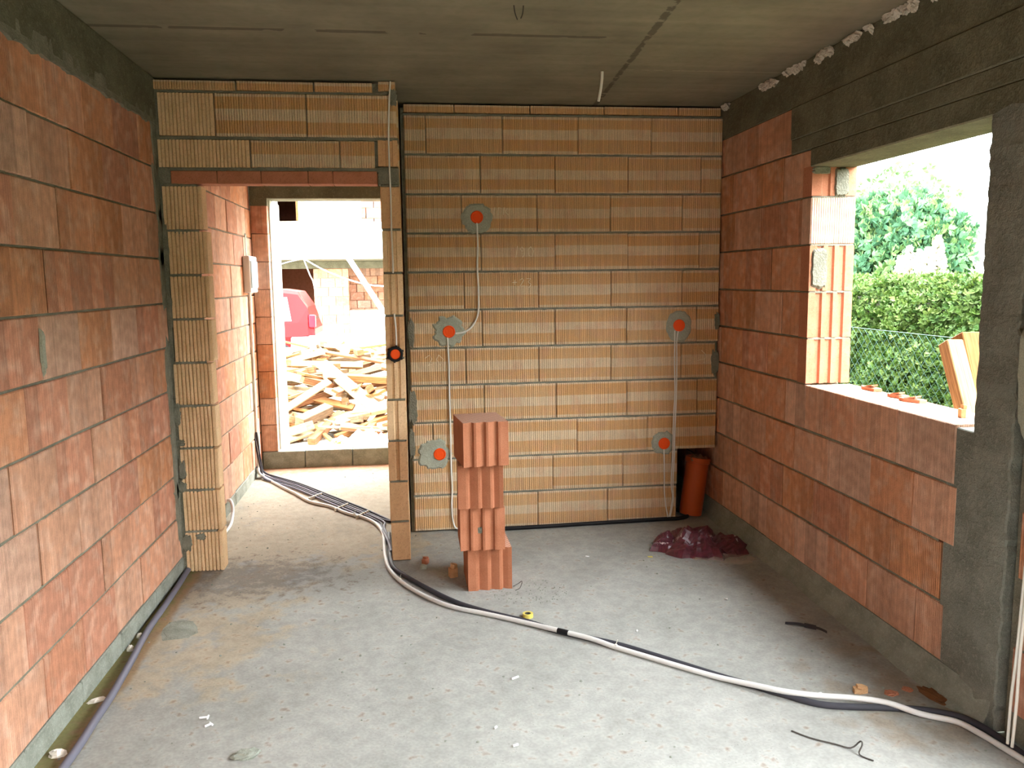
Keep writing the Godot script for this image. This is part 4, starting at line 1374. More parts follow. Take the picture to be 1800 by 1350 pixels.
# ---------------------------------------------------------------- bits on the floor
func debris() -> void:
	var pebble := surface("pebble", Color8(232, 226, 214), 0.9)
	lump("stone", "pale pebble in the mossy strip, farther of the two by conduit", "stone", Vector3(-1.338, 0, -3.99), Vector3(0.014, 0.024, 0.014), pebble, 3)
	lump("stone", "pale pebble in the mossy strip, nearer of the two by conduit", "stone", Vector3(-1.335, 0, -3.85), Vector3(0.014, 0.026, 0.013), pebble, 5)
	lump("stone", "white mortar lump beside left conduit at photo's bottom left", "mortar lump", Vector3(-1.318, 0, -2.99), Vector3(0.03, 0.018, 0.024), pebble, 6)
	lump("stone", "flat pale shard wedged between left wall and conduit", "mortar lump", Vector3(-1.315, 0, -3.38), Vector3(0.04, 0.012, 0.018), pebble, 9, 0.4)
	lump("stone", "flat grey stone on floor at the photo's bottom edge", "stone", Vector3(-0.63, 0, -2.885), Vector3(0.05, 0.016, 0.034), M.base_concrete, 10, 0.3)
	lump("mortar_scab", "flat grey scab of mortar on floor near left conduit", "mortar lump", Vector3(-1.17, 0, -4.05), Vector3(0.085, 0.004, 0.12), M.base_concrete, 12, 0.4)
	lump("brick_flake", "round reddish brick flake near the concrete post, left one", "brick flake", Vector3(1.916, 0, -2.955), Vector3(0.028, 0.008, 0.026), M.red_plain, 14)
	lump("brick_flake", "round reddish brick flake near the concrete post, right one", "brick flake", Vector3(2.0, 0, -2.975), Vector3(0.02, 0.008, 0.022), M.red_plain, 15)
	lump("rust_heap", "brown heap of crumbs at the foot of the concrete post", "rubble", Vector3(2.075, 0, -2.90), Vector3(0.03, 0.018, 0.09), M.rust, 16, 0.2)
	var c := part(self, "block_fragment", chip_mesh(0.065, 0.028, 0.04, M.tan_plain), Vector3(1.80, 0.0, -2.985))
	tag(c, "orange brick chip lying behind the twined conduits on right", "brick fragment")
	c = part(self, "paper_scrap", scrap_mesh(0.05, 0.035, M.white_plastic), Vector3(1.617, 0.001, -2.985))
	c.rotation.y = 0.2
	tag(c, "white square scrap beside the twined conduits", "scrap")
	# strip of black tape
	var b := MB.new()
	var p := smooth([[0, 0.004, 0], [0.05, 0.010, 0.03], [0.09, 0.004, 0.045], [0.13, 0.006, 0.09], [0.15, 0.003, 0.13]], 4)
	for i in p.size() - 1:
		var s := Vector3(0.006, 0, -0.012) * (1.9 if i > 6 and i < 11 else 1.0)
		b.quadf(p[i] - s, p[i + 1] - s, p[i + 1] + s, p[i] + s)
		b.quadf(p[i] + s - Vector3(0, 0.002, 0), p[i + 1] + s - Vector3(0, 0.002, 0), p[i + 1] - s - Vector3(0, 0.002, 0), p[i] - s - Vector3(0, 0.002, 0))
	var tape := part(self, "tape_strip", b.mesh(M.conduit_dark), Vector3(1.80, 0, -3.67))
	tag(tape, "dark torn strip of tape lying below the window wall", "tape")
	tube_thing("wire_scrap", "bent thin wire on floor at the photo's bottom right", "wire", [[1.385, 0.004, -2.745], [1.43, 0.004, -2.69], [1.50, 0.005, -2.635], [1.54, 0.008, -2.60], [1.575, 0.03, -2.60], [1.565, 0.035, -2.57], [1.55, 0.006, -2.56], [1.58, 0.004, -2.52]], 0.0028, M.wire, 6)
	tube_thing("wire_scrap", "thin wire curl at right of the lowest stacked block", "wire", [[0.535, 0.004, -4.36], [0.57, 0.004, -4.40], [0.59, 0.02, -4.39], [0.57, 0.006, -4.33], [0.54, 0.004, -4.30]], 0.002, M.wire, 6)
	# reel of yellow tape
	var t := thing("tape_roll", "small yellowish roll of tape leaning on the light conduit", "tape", Vector3(0.558, 0.0, -3.945), 0.3)
	b = MB.new()
	b.lathe([Vector2(0.016, 0.0), Vector2(0.027, 0.0), Vector2(0.027, 0.020), Vector2(0.016, 0.020), Vector2(0.016, 0.0)], 20)
	part(t, "reel", b.mesh(M.yellow_tape))
	b = MB.new()
	b.lathe([Vector2(0.013, 0.001), Vector2(0.0158, 0.001), Vector2(0.0158, 0.019), Vector2(0.013, 0.019), Vector2(0.013, 0.001)], 18)
	part(t, "core", b.mesh(M.wire))
	c = part(self, "paper_scrap", scrap_mesh(0.03, 0.022, M.yellow_tape), Vector3(1.43, 0.001, -4.72))
	tag(c, "small yellow scrap on floor left of the maroon bag", "scrap")
	# white offcuts of cable sheath
	var spots := [[0.41, -3.31, 0.5, 0.035, "white stub of cable sheath in the middle of the floor"], [0.285, -2.93, 0.9, 0.014, "white crumb of cable sheath toward the photo's bottom centre"], [0.345, -2.80, 0.4, 0.022, "white cable sheath sliver at the bottom centre of floor"], [-0.845, -3.17, 0.05, 0.032, "white T-shaped offcut on floor at lower left"], [-0.815, -3.11, 0.7, 0.026, "white twisted offcut just below the T-shaped one"], [1.05, -4.78, 2.6, 0.022, "white sliver on floor between brick stack and bag"], [1.055, -3.69, 1.2, 0.012, "white speck on floor beyond the light conduit"], [1.63, -4.0, 0.3, 0.014, "pinkish crumb on the floor before the maroon bag"]]
	for s in spots:
		var q := MB.new()
		q.tube(PackedVector3Array([Vector3(-s[3] / 2, 0, 0), Vector3(s[3] / 2, 0, 0)]), 0.0045, 7)
		if s[4].contains("T-shaped"):
			q.tube(PackedVector3Array([Vector3(s[3] / 2, 0, -0.012), Vector3(s[3] / 2, 0, 0.012)]), 0.004, 6)
		var o := part(self, "cable_offcut", q.mesh(M.white_plastic), Vector3(s[0], 0.0045, s[1]))
		o.rotation.y = s[2]
		tag(o, s[4], "offcut", "white offcuts on the floor")
	# grit too fine to count
	var gm := MultiMesh.new()
	gm.transform_format = MultiMesh.TRANSFORM_3D
	gm.mesh = lump_mesh(Vector3(0.006, 0.006, 0.005), 77, M.base_concrete, 0.4)
	var at := []
	for i in 900:
		var x := rng.randf_range(XL + 0.03, XR - 0.05)
		var z := rng.randf_range(-7.4, -2.2)
		var near := minf(absf(x - XR), absf(x - XL))
		if rng.randf() > 0.25 + 0.75 * exp(-near * 5.0) and not (Vector2(x - 0.55, z + 4.2).length() < 0.28):
			continue
		if x > -0.16 and z < -5.4:
			continue
		var s := rng.randf_range(0.25, 1.1)
		at.append(Transform3D(Basis(Vector3.UP, rng.randf() * TAU).scaled(Vector3(s, s * rng.randf_range(0.5, 1.0), s)), Vector3(x, 0, z)))
	for i in 160:
		var a := rng.randf() * TAU
		var r := sqrt(rng.randf()) * 0.22
		var s := rng.randf_range(0.25, 0.7)
		at.append(Transform3D(Basis(Vector3.UP, a).scaled(Vector3(s, s, s)), Vector3(0.62 + cos(a) * r, 0, -4.28 + sin(a) * r * 0.8)))
	gm.instance_count = at.size()
	for i in at.size():
		gm.set_instance_transform(i, at[i])
	var g := MultiMeshInstance3D.new()
	g.name = "grit"
	g.multimesh = gm
	add_child(g)
	tag(g, "fine mortar grit scattered over the concrete floor", "grit", "", "stuff")


func scrap_mesh(w: float, d: float, mat: Material) -> ArrayMesh:
	var b := MB.new()
	b.t = Transform3D(Basis(), Vector3(-w / 2, 0, -d / 2))
	var p := [Vector2(0, 0), Vector2(w, d * 0.1), Vector2(w * 0.95, d), Vector2(w * 0.1, d * 0.9)]
	b.prism(PackedVector2Array(p), 0.0, 0.002)
	b.t = Transform3D(Basis(Vector3.RIGHT, 0.3), Vector3(-w / 2, 0.002, d * 0.3))
	b.prism(PackedVector2Array([Vector2(0.0, 0), Vector2(w * 0.9, 0), Vector2(w * 0.8, d * 0.3)]), 0.0, 0.002)
	return b.mesh(mat)


# ---------------------------------------------------------------- yard seen through the doorway
func board(label: String, at: Vector3, size: Vector3, rot: Vector3, mat: Material, group := "", called := "timber_board") -> MeshInstance3D:
	var b := MB.new()
	b.box(-size / 2, size / 2, minf(0.006, size.y * 0.2))
	var o := part(self, called, b.mesh(mat), at)
	o.rotation = rot
	tag(o, label, "board" if called == "timber_board" else "timber", group)
	return o


func heap(x: float, z: float) -> float:
	var f := smoothstep(-9.0, -11.6, z) * smoothstep(-15.2, -12.6, z)
	return 0.76 * f * smoothstep(-3.6, -1.4, x) * smoothstep(2.4, 0.6, x)


func yard() -> void:
	# the scrap timber
	var mats := [M.wood_fresh, M.wood_pale, M.wood_orange, M.wood_pale, M.wood_grey, M.wood_brown, M.wood_orange]
	var gp := "scrap boards in the timber heap"
	var shapes := []
	for i in 14:
		var b := MB.new()
		var s := Vector3(rng.randf_range(0.45, 1.5), rng.randf_range(0.022, 0.06), rng.randf_range(0.07, 0.17))
		if i % 4 == 0:
			s = Vector3(rng.randf_range(0.5, 1.2), 0.08, 0.09)
		b.box(-s / 2, s / 2, 0.004)
		shapes.append(b.mesh(mats[i % mats.size()]))
	for i in 285:
		var z := rng.randf_range(-13.6, -9.2)
		var x := rng.randf_range(-2.9, 0.9)
		var h := heap(x, z)
		if h < 0.04 and i % 3:
			continue
		var dz := (heap(x, z - 0.2) - heap(x, z + 0.2)) / 0.4
		var deep := i % 5 < 2
		var pick := rng.randi() % 7
		var o := part(self, "timber_board", shapes[[0, 1, 2, 4, 5, 6, 12][pick]], Vector3(x, GY + 0.04 + h * (rng.randf_range(0.1, 0.8) if deep else rng.randf_range(0.86, 1.08)), z))
		o.rotation = Vector3(atan(dz) * 0.8 + rng.randf_range(-0.2, 0.2), rng.randf() * TAU, rng.randf_range(-0.3, 0.3))
		var tone: String = ("buried " if deep else "") + ["fresh square", "pale flat", "orange", "grey", "brown", "rusty orange", "old brown"][pick]
		var depth := "near the foot of" if z > -10.4 else "halfway up" if z > -11.6 else "near the top of" if z > -12.6 else "behind the top of"
		var side := "left" if x < -1.9 else "left of centre" if x < -1.0 else "right of centre" if x < -0.1 else "right"
		tag(o, "%s scrap board %s the timber heap, %s" % [tone, depth, side], "board", gp)
	board("long pale plank leaning down the front of the timber heap", Vector3(-0.78, 0.42, -10.35), Vector3(1.25, 0.03, 0.17), Vector3(0.35, -1.05, -0.42), M.wood_pale)
	board("wide pale board crossing the front of the timber heap low down", Vector3(-0.82, 0.08, -9.75), Vector3(1.5, 0.035, 0.18), Vector3(0.3, 0.55, 0.22), M.wood_pale)
	board("orange beam lying diagonally at the heap's lower right", Vector3(-0.36, 0.06, -9.75), Vector3(1.2, 0.07, 0.09), Vector3(0.0, 0.5, 0.24), M.wood_orange)
	board("thin straight lath across the foot of the timber heap", Vector3(-0.5, 0.05, -9.35), Vector3(1.1, 0.025, 0.03), Vector3(0, -0.12, -0.02), M.wood_pale)
	board("sawn beam end pointing at the doorway from the heap", Vector3(-1.12, 0.16, -9.65), Vector3(0.55, 0.11, 0.13), Vector3(0.25, 1.05, 0.15), M.wood_grey)
	board("short square timber at the heap's lower left corner", Vector3(-1.25, 0.05, -9.4), Vector3(0.36, 0.10, 0.11), Vector3(0.1, -0.75, 0.3), M.wood_fresh)
	board("pale plank standing up the left side of the heap", Vector3(-1.32, 0.30, -10.0), Vector3(0.9, 0.03, 0.10), Vector3(0.5, 0.9, 0.5), M.wood_pale)
	board("thick brownish beam lying level on the heap's right", Vector3(-0.3, 0.45, -10.5), Vector3(1.3, 0.09, 0.12), Vector3(0.1, -0.2, -0.06), M.wood_orange)
	var log := tube_thing("log", "yellowish round log end sticking up from the heap's top", "log", [[-1.35, 0.40, -12.6], [-1.10, 0.60, -12.2], [-0.92, 0.74, -11.9]], 0.085, M.wood_fresh, 12, 2)
	log.set_meta("group", "round timber in the heap")
	# plastic sheets and a weed in front of the heap
	var sh := part(self, "plastic_sheet", crumple(0.32, 0.22, 0.22, 91, surface("sheet_film", Color8(206, 212, 222), 0.4), 26), Vector3(-0.42, GY, -9.15))
	tag(sh, "crumpled whitish plastic sheet by the threshold in front of heap", "plastic sheet")
	sh = part(self, "plastic_sheet", crumple(0.3, 0.2, 0.12, 95, M.sheet_film, 24), Vector3(-0.75, GY, -9.2))
	tag(sh, "second flatter plastic sheet left of the crumpled one", "plastic sheet")
	var wd := thing("weed", "small green weed growing just outside the threshold", "plant", Vector3(-0.80, GY, -8.9))
	for i in 14:
		var b := MB.new()
		var a := i * 2.4
		var d := Vector3(cos(a), 0, sin(a))
		var s := Vector3(-d.z, 0, d.x) * 0.014
		var r := rng.randf_range(0.06, 0.13)
		var p0 := Vector3.ZERO
		var p1 := d * r * 0.6 + Vector3.UP * rng.randf_range(0.05, 0.12)
		var p2 := d * r + Vector3.UP * rng.randf_range(0.03, 0.10)
		b.tri(p0, p1 + s, p1 - s)
		b.tri(p1 - s, p1 + s, p2)
		part(wd, "leaf", b.mesh(leaf_mat()))
	# bricks, wrapping and rubble near the house opposite
	for i in 3:
		var b := part(self, "loose_brick", block_mesh(RED, 0.30, 0.18, 0.2, i * 3), Vector3([-1.62, -1.36, -1.12][i], [0.2, 0.22, 0.17][i], -19.4))
		b.rotation = Vector3(0, [0.2, -0.1, 0.5][i], [0.0, 0.05, -0.15][i])
		tag(b, ["leftmost of three loose red bricks before the house opposite", "middle one of three loose red bricks before the house opposite", "rightmost and tilted one of three loose red bricks outside"][i], "brick")
	lump("rubble_mound", "low whitish mound of rubble behind the timber heap", "rubble", Vector3(-1.3, GY, -19.7), Vector3(2.4, 0.42, 1.2), M.soil, 33)
	var teal := surface("teal_film", Color8(92, 196, 176), 0.5)
	for q in [[-1.83, 0.22, -19.2, 0.16, 0.22, "teal plastic wrapping near the red car's rear"], [-0.66, 0.30, -19.0, 0.2, 0.26, "teal plastic wrapping at the right of the doorway view"]]:
		var o := part(self, "plastic_wrap", crumple(q[3], q[3], q[4], 12, teal, 16), Vector3(q[0], q[1] - 0.05, q[2]))
		tag(o, q[5], "plastic wrap")
	var pole := tube_thing("prop_pole", "white slanting prop pole standing in the yard", "pole", [[-1.08, 2.37, -13.0], [-0.354, 1.17, -13.0], [0.40, -0.1, -13.0]], 0.042, M.white_plastic, 10, 1)
	pole.set_meta("group", "poles in the yard")
	tube_thing("overhead_cable", "white overhead cable sagging across the yard to the right", "cable", [[-2.36, 2.24, -19.51], [-2.0, 2.03, -19.3], [-1.78, 1.93, -19.0], [-1.344, 1.773, -18.0], [-0.867, 1.65, -16.8], [-0.435, 1.606, -15.8], [0.033, 1.637, -14.6]], 0.013, M.white_plastic, 6)
	tube_thing("overhead_cable", "white cable dropping steeply beside the dark garage opening", "cable", [[-2.36, 2.24, -19.51], [-2.204, 1.852, -19.3], [-2.057, 1.684, -18.6], [-1.981, 1.279, -18.3], [-1.994, 0.42, -18.2], [-2.0, -0.12, -18.2]], 0.012, M.white_plastic, 6)
	tube_thing("overhead_cable", "short white cable slanting up at the yard view's left edge", "cable", [[-2.36, 2.24, -19.51], [-2.814, 2.132, -19.5], [-2.932, 1.947, -18.0]], 0.012, M.white_plastic, 6)
	car()
	house()


func car() -> void:
	var t := thing("car", "red hatchback parked in the yard, tail toward the right", "car", Vector3(-1.80, GY, -16.9))
	var red := surface("car_paint", Color8(104, 10, 12), 0.4)
	red.metallic_specular = 0.25
	var glass := surface("car_glass", Color8(30, 34, 38), 0.05)
	glass.metallic_specular = 0.9
	# cross sections along the length: half width and height of belt and roof
	var prof := [[0.0, 0.50, 0.92, 0.92], [-0.05, 0.45, 1.05, 1.05], [-0.12, 0.42, 1.06, 1.35], [-0.30, 0.40, 1.05, 1.64], [-0.62, 0.38, 1.04, 1.69], [-1.3, 0.38, 1.02, 1.70], [-1.9, 0.38, 1.0, 1.62], [-2.35, 0.38, 1.0, 1.25], [-2.6, 0.38, 0.98, 1.02], [-3.3, 0.40, 0.90, 0.92], [-3.65, 0.45, 0.74, 0.76]]
	var body := MB.new()
	var prev := []
	for p in prof:
		var hw := 0.80 if p[0] < -0.1 and p[0] > -3.5 else 0.74
		var rw := hw - 0.14 * clampf((p[3] - p[2]) / 0.6, 0.0, 1.0)
		var x: float = p[0]
		var ring := [Vector3(x, p[1], hw - 0.06), Vector3(x, p[1] + 0.12, hw), Vector3(x, lerpf(p[1], p[2], 0.6), hw + 0.02), Vector3(x, p[2], hw - 0.02), Vector3(x, lerpf(p[2], p[3], 0.9), rw), Vector3(x, p[3], rw - 0.12), Vector3(x, p[3], -rw + 0.12), Vector3(x, lerpf(p[2], p[3], 0.9), -rw), Vector3(x, p[2], -hw + 0.02), Vector3(x, lerpf(p[1], p[2], 0.6), -hw - 0.02), Vector3(x, p[1] + 0.12, -hw), Vector3(x, p[1], -hw + 0.06)]
		if prev.size():
			for j in 12:
				var k := (j + 1) % 12
				body.quadf(ring[j], prev[j], prev[k], ring[k])
		prev = ring
	for ends in [0]:
		var p: Array = prof[0]
		for s in [1.0]:
			body.quadf(Vector3(0, 0.50, 0.68), Vector3(0, 0.5, -0.68), Vector3(0, 0.92, -0.72), Vector3(0, 0.92, 0.72))
	part(t, "body", body.mesh(red))
	for q in [[-0.42, -1.05], [-1.12, -1.95]]:
		var g := MB.new()
		g.quadf(Vector3(q[1], 1.08, 0.785), Vector3(q[0], 1.08, 0.785), Vector3(q[0] - 0.08, 1.54, 0.69), Vector3(q[1] + 0.12, 1.54, 0.69))
		part(t, "side_window", g.mesh(glass))
	var rw := MB.new()
	rw.quadf(Vector3(-0.045, 1.08, 0.62), Vector3(-0.045, 1.08, -0.62), Vector3(-0.25, 1.56, -0.5), Vector3(-0.25, 1.56, 0.5))
	part(t, "rear_window", rw.mesh(glass))
	boxp(t, "rear_bumper", Vector3(-0.46, 0.40, -0.8), Vector3(0.05, 0.80, 0.84), surface("bumper", Color8(126, 132, 142), 0.6), 0.04)
	boxp(t, "tail_light", Vector3(-0.10, 0.95, 0.62), Vector3(0.02, 1.20, 0.80), surface("tail_lens", Color8(176, 30, 40), 0.15), 0.02)
	boxp(t, "door_handle", Vector3(-1.18, 0.98, 0.80), Vector3(-1.02, 1.01, 0.84), M.black_plastic, 0.006)
	for x in [-0.72, -2.95]:
		for s in [1.0, -1.0]:
			var w := part(t, "wheel", tyre_mesh(), Vector3(x, 0.305, s * 0.74))
			w.rotation.x = s * PI / 2
			var rim := MB.new()
			rim.lathe([Vector2(0.0, 0.105), Vector2(0.06, 0.10), Vector2(0.08, 0.085), Vector2(0.17, 0.07), Vector2(0.19, 0.10), Vector2(0.205, 0.10)].map(func(v): return v), 24)
			part(w, "rim", rim.mesh(M.conduit_grey))
	var arch := MB.new()
	arch.lathe([Vector2(0.36, 0.0), Vector2(0.36, 0.012), Vector2(0.0, 0.012)], 28)
	for x in [-0.72, -2.95]:
		var o := part(t, "wheel_arch", arch.mesh(M.black_plastic), Vector3(x, 0.32, 0.80))
		o.rotation.x = PI / 2


func tyre_mesh() -> ArrayMesh:
	var b := MB.new()
	b.lathe([Vector2(0.20, -0.08), Vector2(0.28, -0.09), Vector2(0.305, -0.06), Vector2(0.305, 0.06), Vector2(0.28, 0.09), Vector2(0.20, 0.085), Vector2(0.19, 0.06), Vector2(0.0, 0.06)], 28)
	return b.mesh(M.black_plastic)


func house() -> void:
	var z := -22.0
	var t := thing("house", "unfinished house opposite with pale facade and grey floor slab", "building", Vector3(0, 0, z))
	var pale := surface("pale_facade", Color8(226, 222, 206), 0.95, mottled(256, Color(1, 1, 1), Color(0.96, 0.95, 0.92), Color(0.9, 0.88, 0.84), 410), 0.7, 0.2)
	var grey: Material = M.beam_concrete
	# upper storey round two openings, pushed forward to shade the ground floor
	var f := 2.5
	var top := 2.224
	for q in [[-9.0, -2.924, top, 6.2], [-2.924, -2.428, top, 3.078], [-2.924, -2.428, 4.2, 6.2], [-2.428, -1.028, top, 6.2], [-1.028, 0.30, top, 3.06], [-1.028, 0.30, 4.2, 6.2], [0.30, 6.0, top, 6.2]]:
		boxp(t, "facade_wall", Vector3(q[0], q[2], f - 0.3), Vector3(q[1], q[3], f), pale, 0.004)
	boxp(t, "floor_slab", Vector3(-9.0, 2.23, -6.0), Vector3(6.0, 2.42, f - 0.3), grey, 0.01)
	boxp(t, "edge_beam", Vector3(-9.0, 2.045, -0.3), Vector3(6.0, 2.23, 0.012), grey, 0.01)
	boxp(t, "roof_slab", Vector3(-9.2, 6.2, -6.0), Vector3(6.2, 6.4, f + 0.3), grey, 0.01)
	# rooms behind the openings
	boxp(t, "end_wall", Vector3(-9.0, GY, -6.0), Vector3(-8.75, 6.2, f - 0.3), pale, 0.004)
	boxp(t, "end_wall", Vector3(5.75, GY, -6.0), Vector3(6.0, 6.2, f - 0.3), pale, 0.004)
	boxp(t, "back_wall", Vector3(-9.0, GY, -6.0), Vector3(6.0, 6.2, -5.75), M.red_plain, 0.004)
	boxp(t, "partition", Vector3(-4.6, GY, -5.8), Vector3(-4.4, 6.2, -0.3), M.red_plain, 0.004)
	boxp(t, "partition", Vector3(-2.2, 2.42, -5.8), Vector3(-2.0, 6.2, f - 0.3), M.red_plain, 0.004)
	for k in 5:
		course(t, span(-1.2, 0.4, -0.76 + 0.19 * (k % 2), 0.375), 2.95 + 0.25 * k, 3.19 + 0.25 * k, 0.1, RED, 0.02, 0.005, false, f - 0.75)
	for k in 6:
		course(t, span(-1.7, 0.3, -1.2 + 0.18 * (k % 2), 0.375), 0.75 + 0.22 * k, 0.96 + 0.22 * k, 0.1, RED, 0.02, 0.005, false, -1.1)
	# piers of the ground floor
	for k in 9:
		course(t, [[-2.43, -2.06, -1.69, -1.535], [-2.43, -2.25, -1.88, -1.535]][k % 2], GY + 0.24 * k, GY + 0.236 + 0.24 * k, 0.3, RED, 0.008, 0.004)
	boxp(t, "parapet", Vector3(-1.535, GY, -0.3), Vector3(0.5, 0.945, -0.02), pale, 0.01)
	boxp(t, "side_pier", Vector3(0.5, GY, -0.3), Vector3(6.0, 2.045, 0.0), pale, 0.01)
	boxp(t, "side_pier", Vector3(-9.0, GY, -0.3), Vector3(-5.2, 2.045, 0.0), pale, 0.01)
	boxp(t, "window_lining", Vector3(-2.52, 3.078, f - 0.6), Vector3(-2.46, 4.2, f - 0.3), M.wood_brown, 0.01)


# ---------------------------------------------------------------- garden seen through the window
func leaf_mat() -> StandardMaterial3D:
	if M.has("leaf"):
		return M.leaf
	var m := surface("leaf", Color.WHITE, 0.55)
	m.albedo_color = Color8(74, 94, 40)
	m.backlight_enabled = true
	m.backlight = Color(0.5, 0.6, 0.3)
	return m


func spray_mesh(count: int, long: float, wide: float, sd: int, mat: Material) -> ArrayMesh:
	var r := RandomNumberGenerator.new()
	r.seed = sd
	var b := MB.new()
	for i in count:
		var s := -1.0 if i % 2 else 1.0
		var o := Vector3(0, long * 0.25 * i / count * 2.0, 0)
		var d := Vector3(s * r.randf_range(0.5, 1.0), r.randf_range(0.3, 0.9), r.randf_range(-0.5, 0.5)).normalized() * long
		var w := d.cross(Vector3(r.randf_range(-0.4, 0.4), r.randf_range(-0.3, 0.3), 1)).normalized() * wide
		b.tri(o, o + d * 0.45 + w, o + d)
		b.tri(o, o + d, o + d * 0.45 - w)
	return b.mesh(mat)


func tinted(called: String, a: Color) -> StandardMaterial3D:
	var m := surface(called, a, 0.6)
	m.vertex_color_use_as_albedo = true
	m.backlight_enabled = true
	m.backlight = Color(0.45, 0.5, 0.3)
	return m


func foliage(parent: Node3D, mesh: Mesh, places: Array, tints: Array, called := "foliage") -> void:
	var mm := MultiMesh.new()
	mm.transform_format = MultiMesh.TRANSFORM_3D
	mm.use_colors = true
	mm.mesh = mesh
	mm.instance_count = places.size()
	for i in places.size():
		mm.set_instance_transform(i, places[i])
		mm.set_instance_color(i, tints[rng.randi() % tints.size()])
	var o := MultiMeshInstance3D.new()
	o.name = called
	o.multimesh = mm
	o.set_meta("kind", "stuff")
	parent.add_child(o, true)


func rand_basis(s: float) -> Basis:
	return Basis.from_euler(Vector3(rng.randf_range(-0.9, 0.9), rng.randf() * TAU, rng.randf_range(-0.9, 0.9))).scaled(Vector3.ONE * s)


func garden() -> void:
	var lawn := thing("lawn", "grass on the garden side of the house", "grass", Vector3.ZERO, 0, "", "structure")
	var grass := surface("grass", Color.WHITE, 1.0, mottled(512, Color8(66, 78, 40), Color8(54, 66, 32), Color8(82, 86, 50), 510), 0.4, 1.0)
	var g := MB.new()
	g.quadf(Vector3(2.45, 0, 30), Vector3(45, 0, 30), Vector3(45, 0, -26), Vector3(2.45, 0, -26))
	g.quadf(Vector3(-45, 0, 30), Vector3(2.45, 0, 30), Vector3(2.45, 0, 2.0), Vector3(-45, 0, 2.0))
	part(lawn, "turf", g.mesh(grass), Vector3(0, GY + 0.01, 0))

	# clipped hedge along the boundary
	var hedge := thing("hedge", "dense green clipped hedge behind a wire fence", "hedge", Vector3(5.2, GY, -7.5))
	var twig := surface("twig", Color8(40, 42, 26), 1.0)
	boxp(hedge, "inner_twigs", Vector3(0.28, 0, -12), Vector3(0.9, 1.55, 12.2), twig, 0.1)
	var f := FastNoiseLite.new()
	f.seed = 3
	f.frequency = 0.9
	var at := []
	for i in 30000:
		var z := rng.randf_range(-4.5, 2.2) if i < 21000 else rng.randf_range(-12.0, 12.3)
		var top := 1.72 + f.get_noise_2d(z * 2.0, 0.0) * 0.12
		var y := rng.randf() * top
		var x := f.get_noise_2d(z * 1.6, y * 1.6) * 0.16 + rng.randf() * rng.randf() * 0.32 + maxf(0.0, y - top + 0.2) * 0.5
		if i % 7 == 0:
			y = top + rng.randf_range(-0.04, 0.05)
			x = rng.randf_range(0.05, 0.95)
		at.append(Transform3D(rand_basis(rng.randf_range(0.6, 1.25)), Vector3(x, y, z)))
	foliage(hedge, spray_mesh(7, 0.05, 0.012, 4, tinted("hedge_leaf", Color8(104, 116, 76))), at, [Color(0.42, 0.6, 0.26), Color(0.30, 0.47, 0.20), Color(0.66, 0.78, 0.44), Color(0.20, 0.36, 0.17), Color(0.5, 0.62, 0.42)])

	# unseen conifers added behind the camera to block low sky light
	var tall := thing("added_conifer_row", "unseen tall conifer hedge added behind the camera to block low sky light", "hedge", Vector3(0, GY, 6.0))
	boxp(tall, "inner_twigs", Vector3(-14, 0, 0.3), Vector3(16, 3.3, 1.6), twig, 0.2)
	at = []
	for i in 9000:
		var x := rng.randf_range(-14.0, 16.0)
		var y := rng.randf() * 3.4
		at.append(Transform3D(rand_basis(rng.randf_range(1.6, 3.0)), Vector3(x, y, f.get_noise_2d(x, y) * 0.2 + rng.randf() * 0.3 if i % 6 else rng.randf() * 1.6)))
	foliage(tall, spray_mesh(7, 0.07, 0.018, 5, tinted("conifer_leaf", Color8(96, 110, 70))), at, [Color(0.42, 0.6, 0.26), Color(0.30, 0.47, 0.20), Color(0.20, 0.36, 0.17)])

	# wire fence in front of it
	var fence := thing("wire_fence", "green chain link fence standing in front of the hedge", "fence", Vector3(4.95, GY, -7.0))
	var fm := surface("fence_wire", Color8(70, 96, 88), 0.5)
	fm.metallic = 0.3
	var wire := MB.new()
	var cell := 0.06
	for i in 150:
		var z := -5.0 + i * cell
		var p := PackedVector3Array()
		for k in 21:
			p.append(Vector3(0.003 * (1 if k % 2 else -1), 0.03 + k * cell, z + (cell / 2 if (k + i) % 2 else -cell / 2)))
		wire.tube(p, 0.0022, 3, false)
	var mesh_part := part(fence, "mesh_wire", wire.mesh(fm))
	mesh_part.set_meta("kind", "stuff")
	for y in [0.05, 1.24]:
		var b := MB.new()
		b.tube(PackedVector3Array([Vector3(0, y, -9.0), Vector3(0, y, 6.0)]), 0.003, 5)
		part(fence, "tension_wire", b.mesh(fm))
	for z in [-7.4, -4.9, -2.4, 2.6, 5.1]:
		var b := MB.new()
		b.tube(PackedVector3Array([Vector3(0.02, -0.02, z), Vector3(0.02, 1.32, z)]), 0.02, 10)
		part(fence, "post", b.mesh(fm))

	# round-crowned tree
	tree("round_tree", "round dark green tree rising behind the hedge", Vector3(7.75, GY, -12.4), Vector3(1.02, 0.85, 1.05), 2.2, 5200, 0.11, 0.022, [Color(0.18, 0.42, 0.26), Color(0.30, 0.58, 0.34), Color(0.55, 0.78, 0.40), Color(0.14, 0.34, 0.24)], 0.42, true)
	# trees added out of view to darken the upper left wall
	for i in 6:
		tree("added_tree", "unseen round tree added to shade the left wall, number %s from the one behind the hedge" % ["one", "two", "three", "four", "five", "six"][i], Vector3(8.0 + 0.3 * (i % 2), GY, -7.2 + 2.4 * i), Vector3(1.35, 1.05, 1.45), 2.15, 2600, 0.15, 0.04, [Color(0.18, 0.42, 0.26), Color(0.30, 0.58, 0.34), Color(0.14, 0.34, 0.24)], 0.42, true)
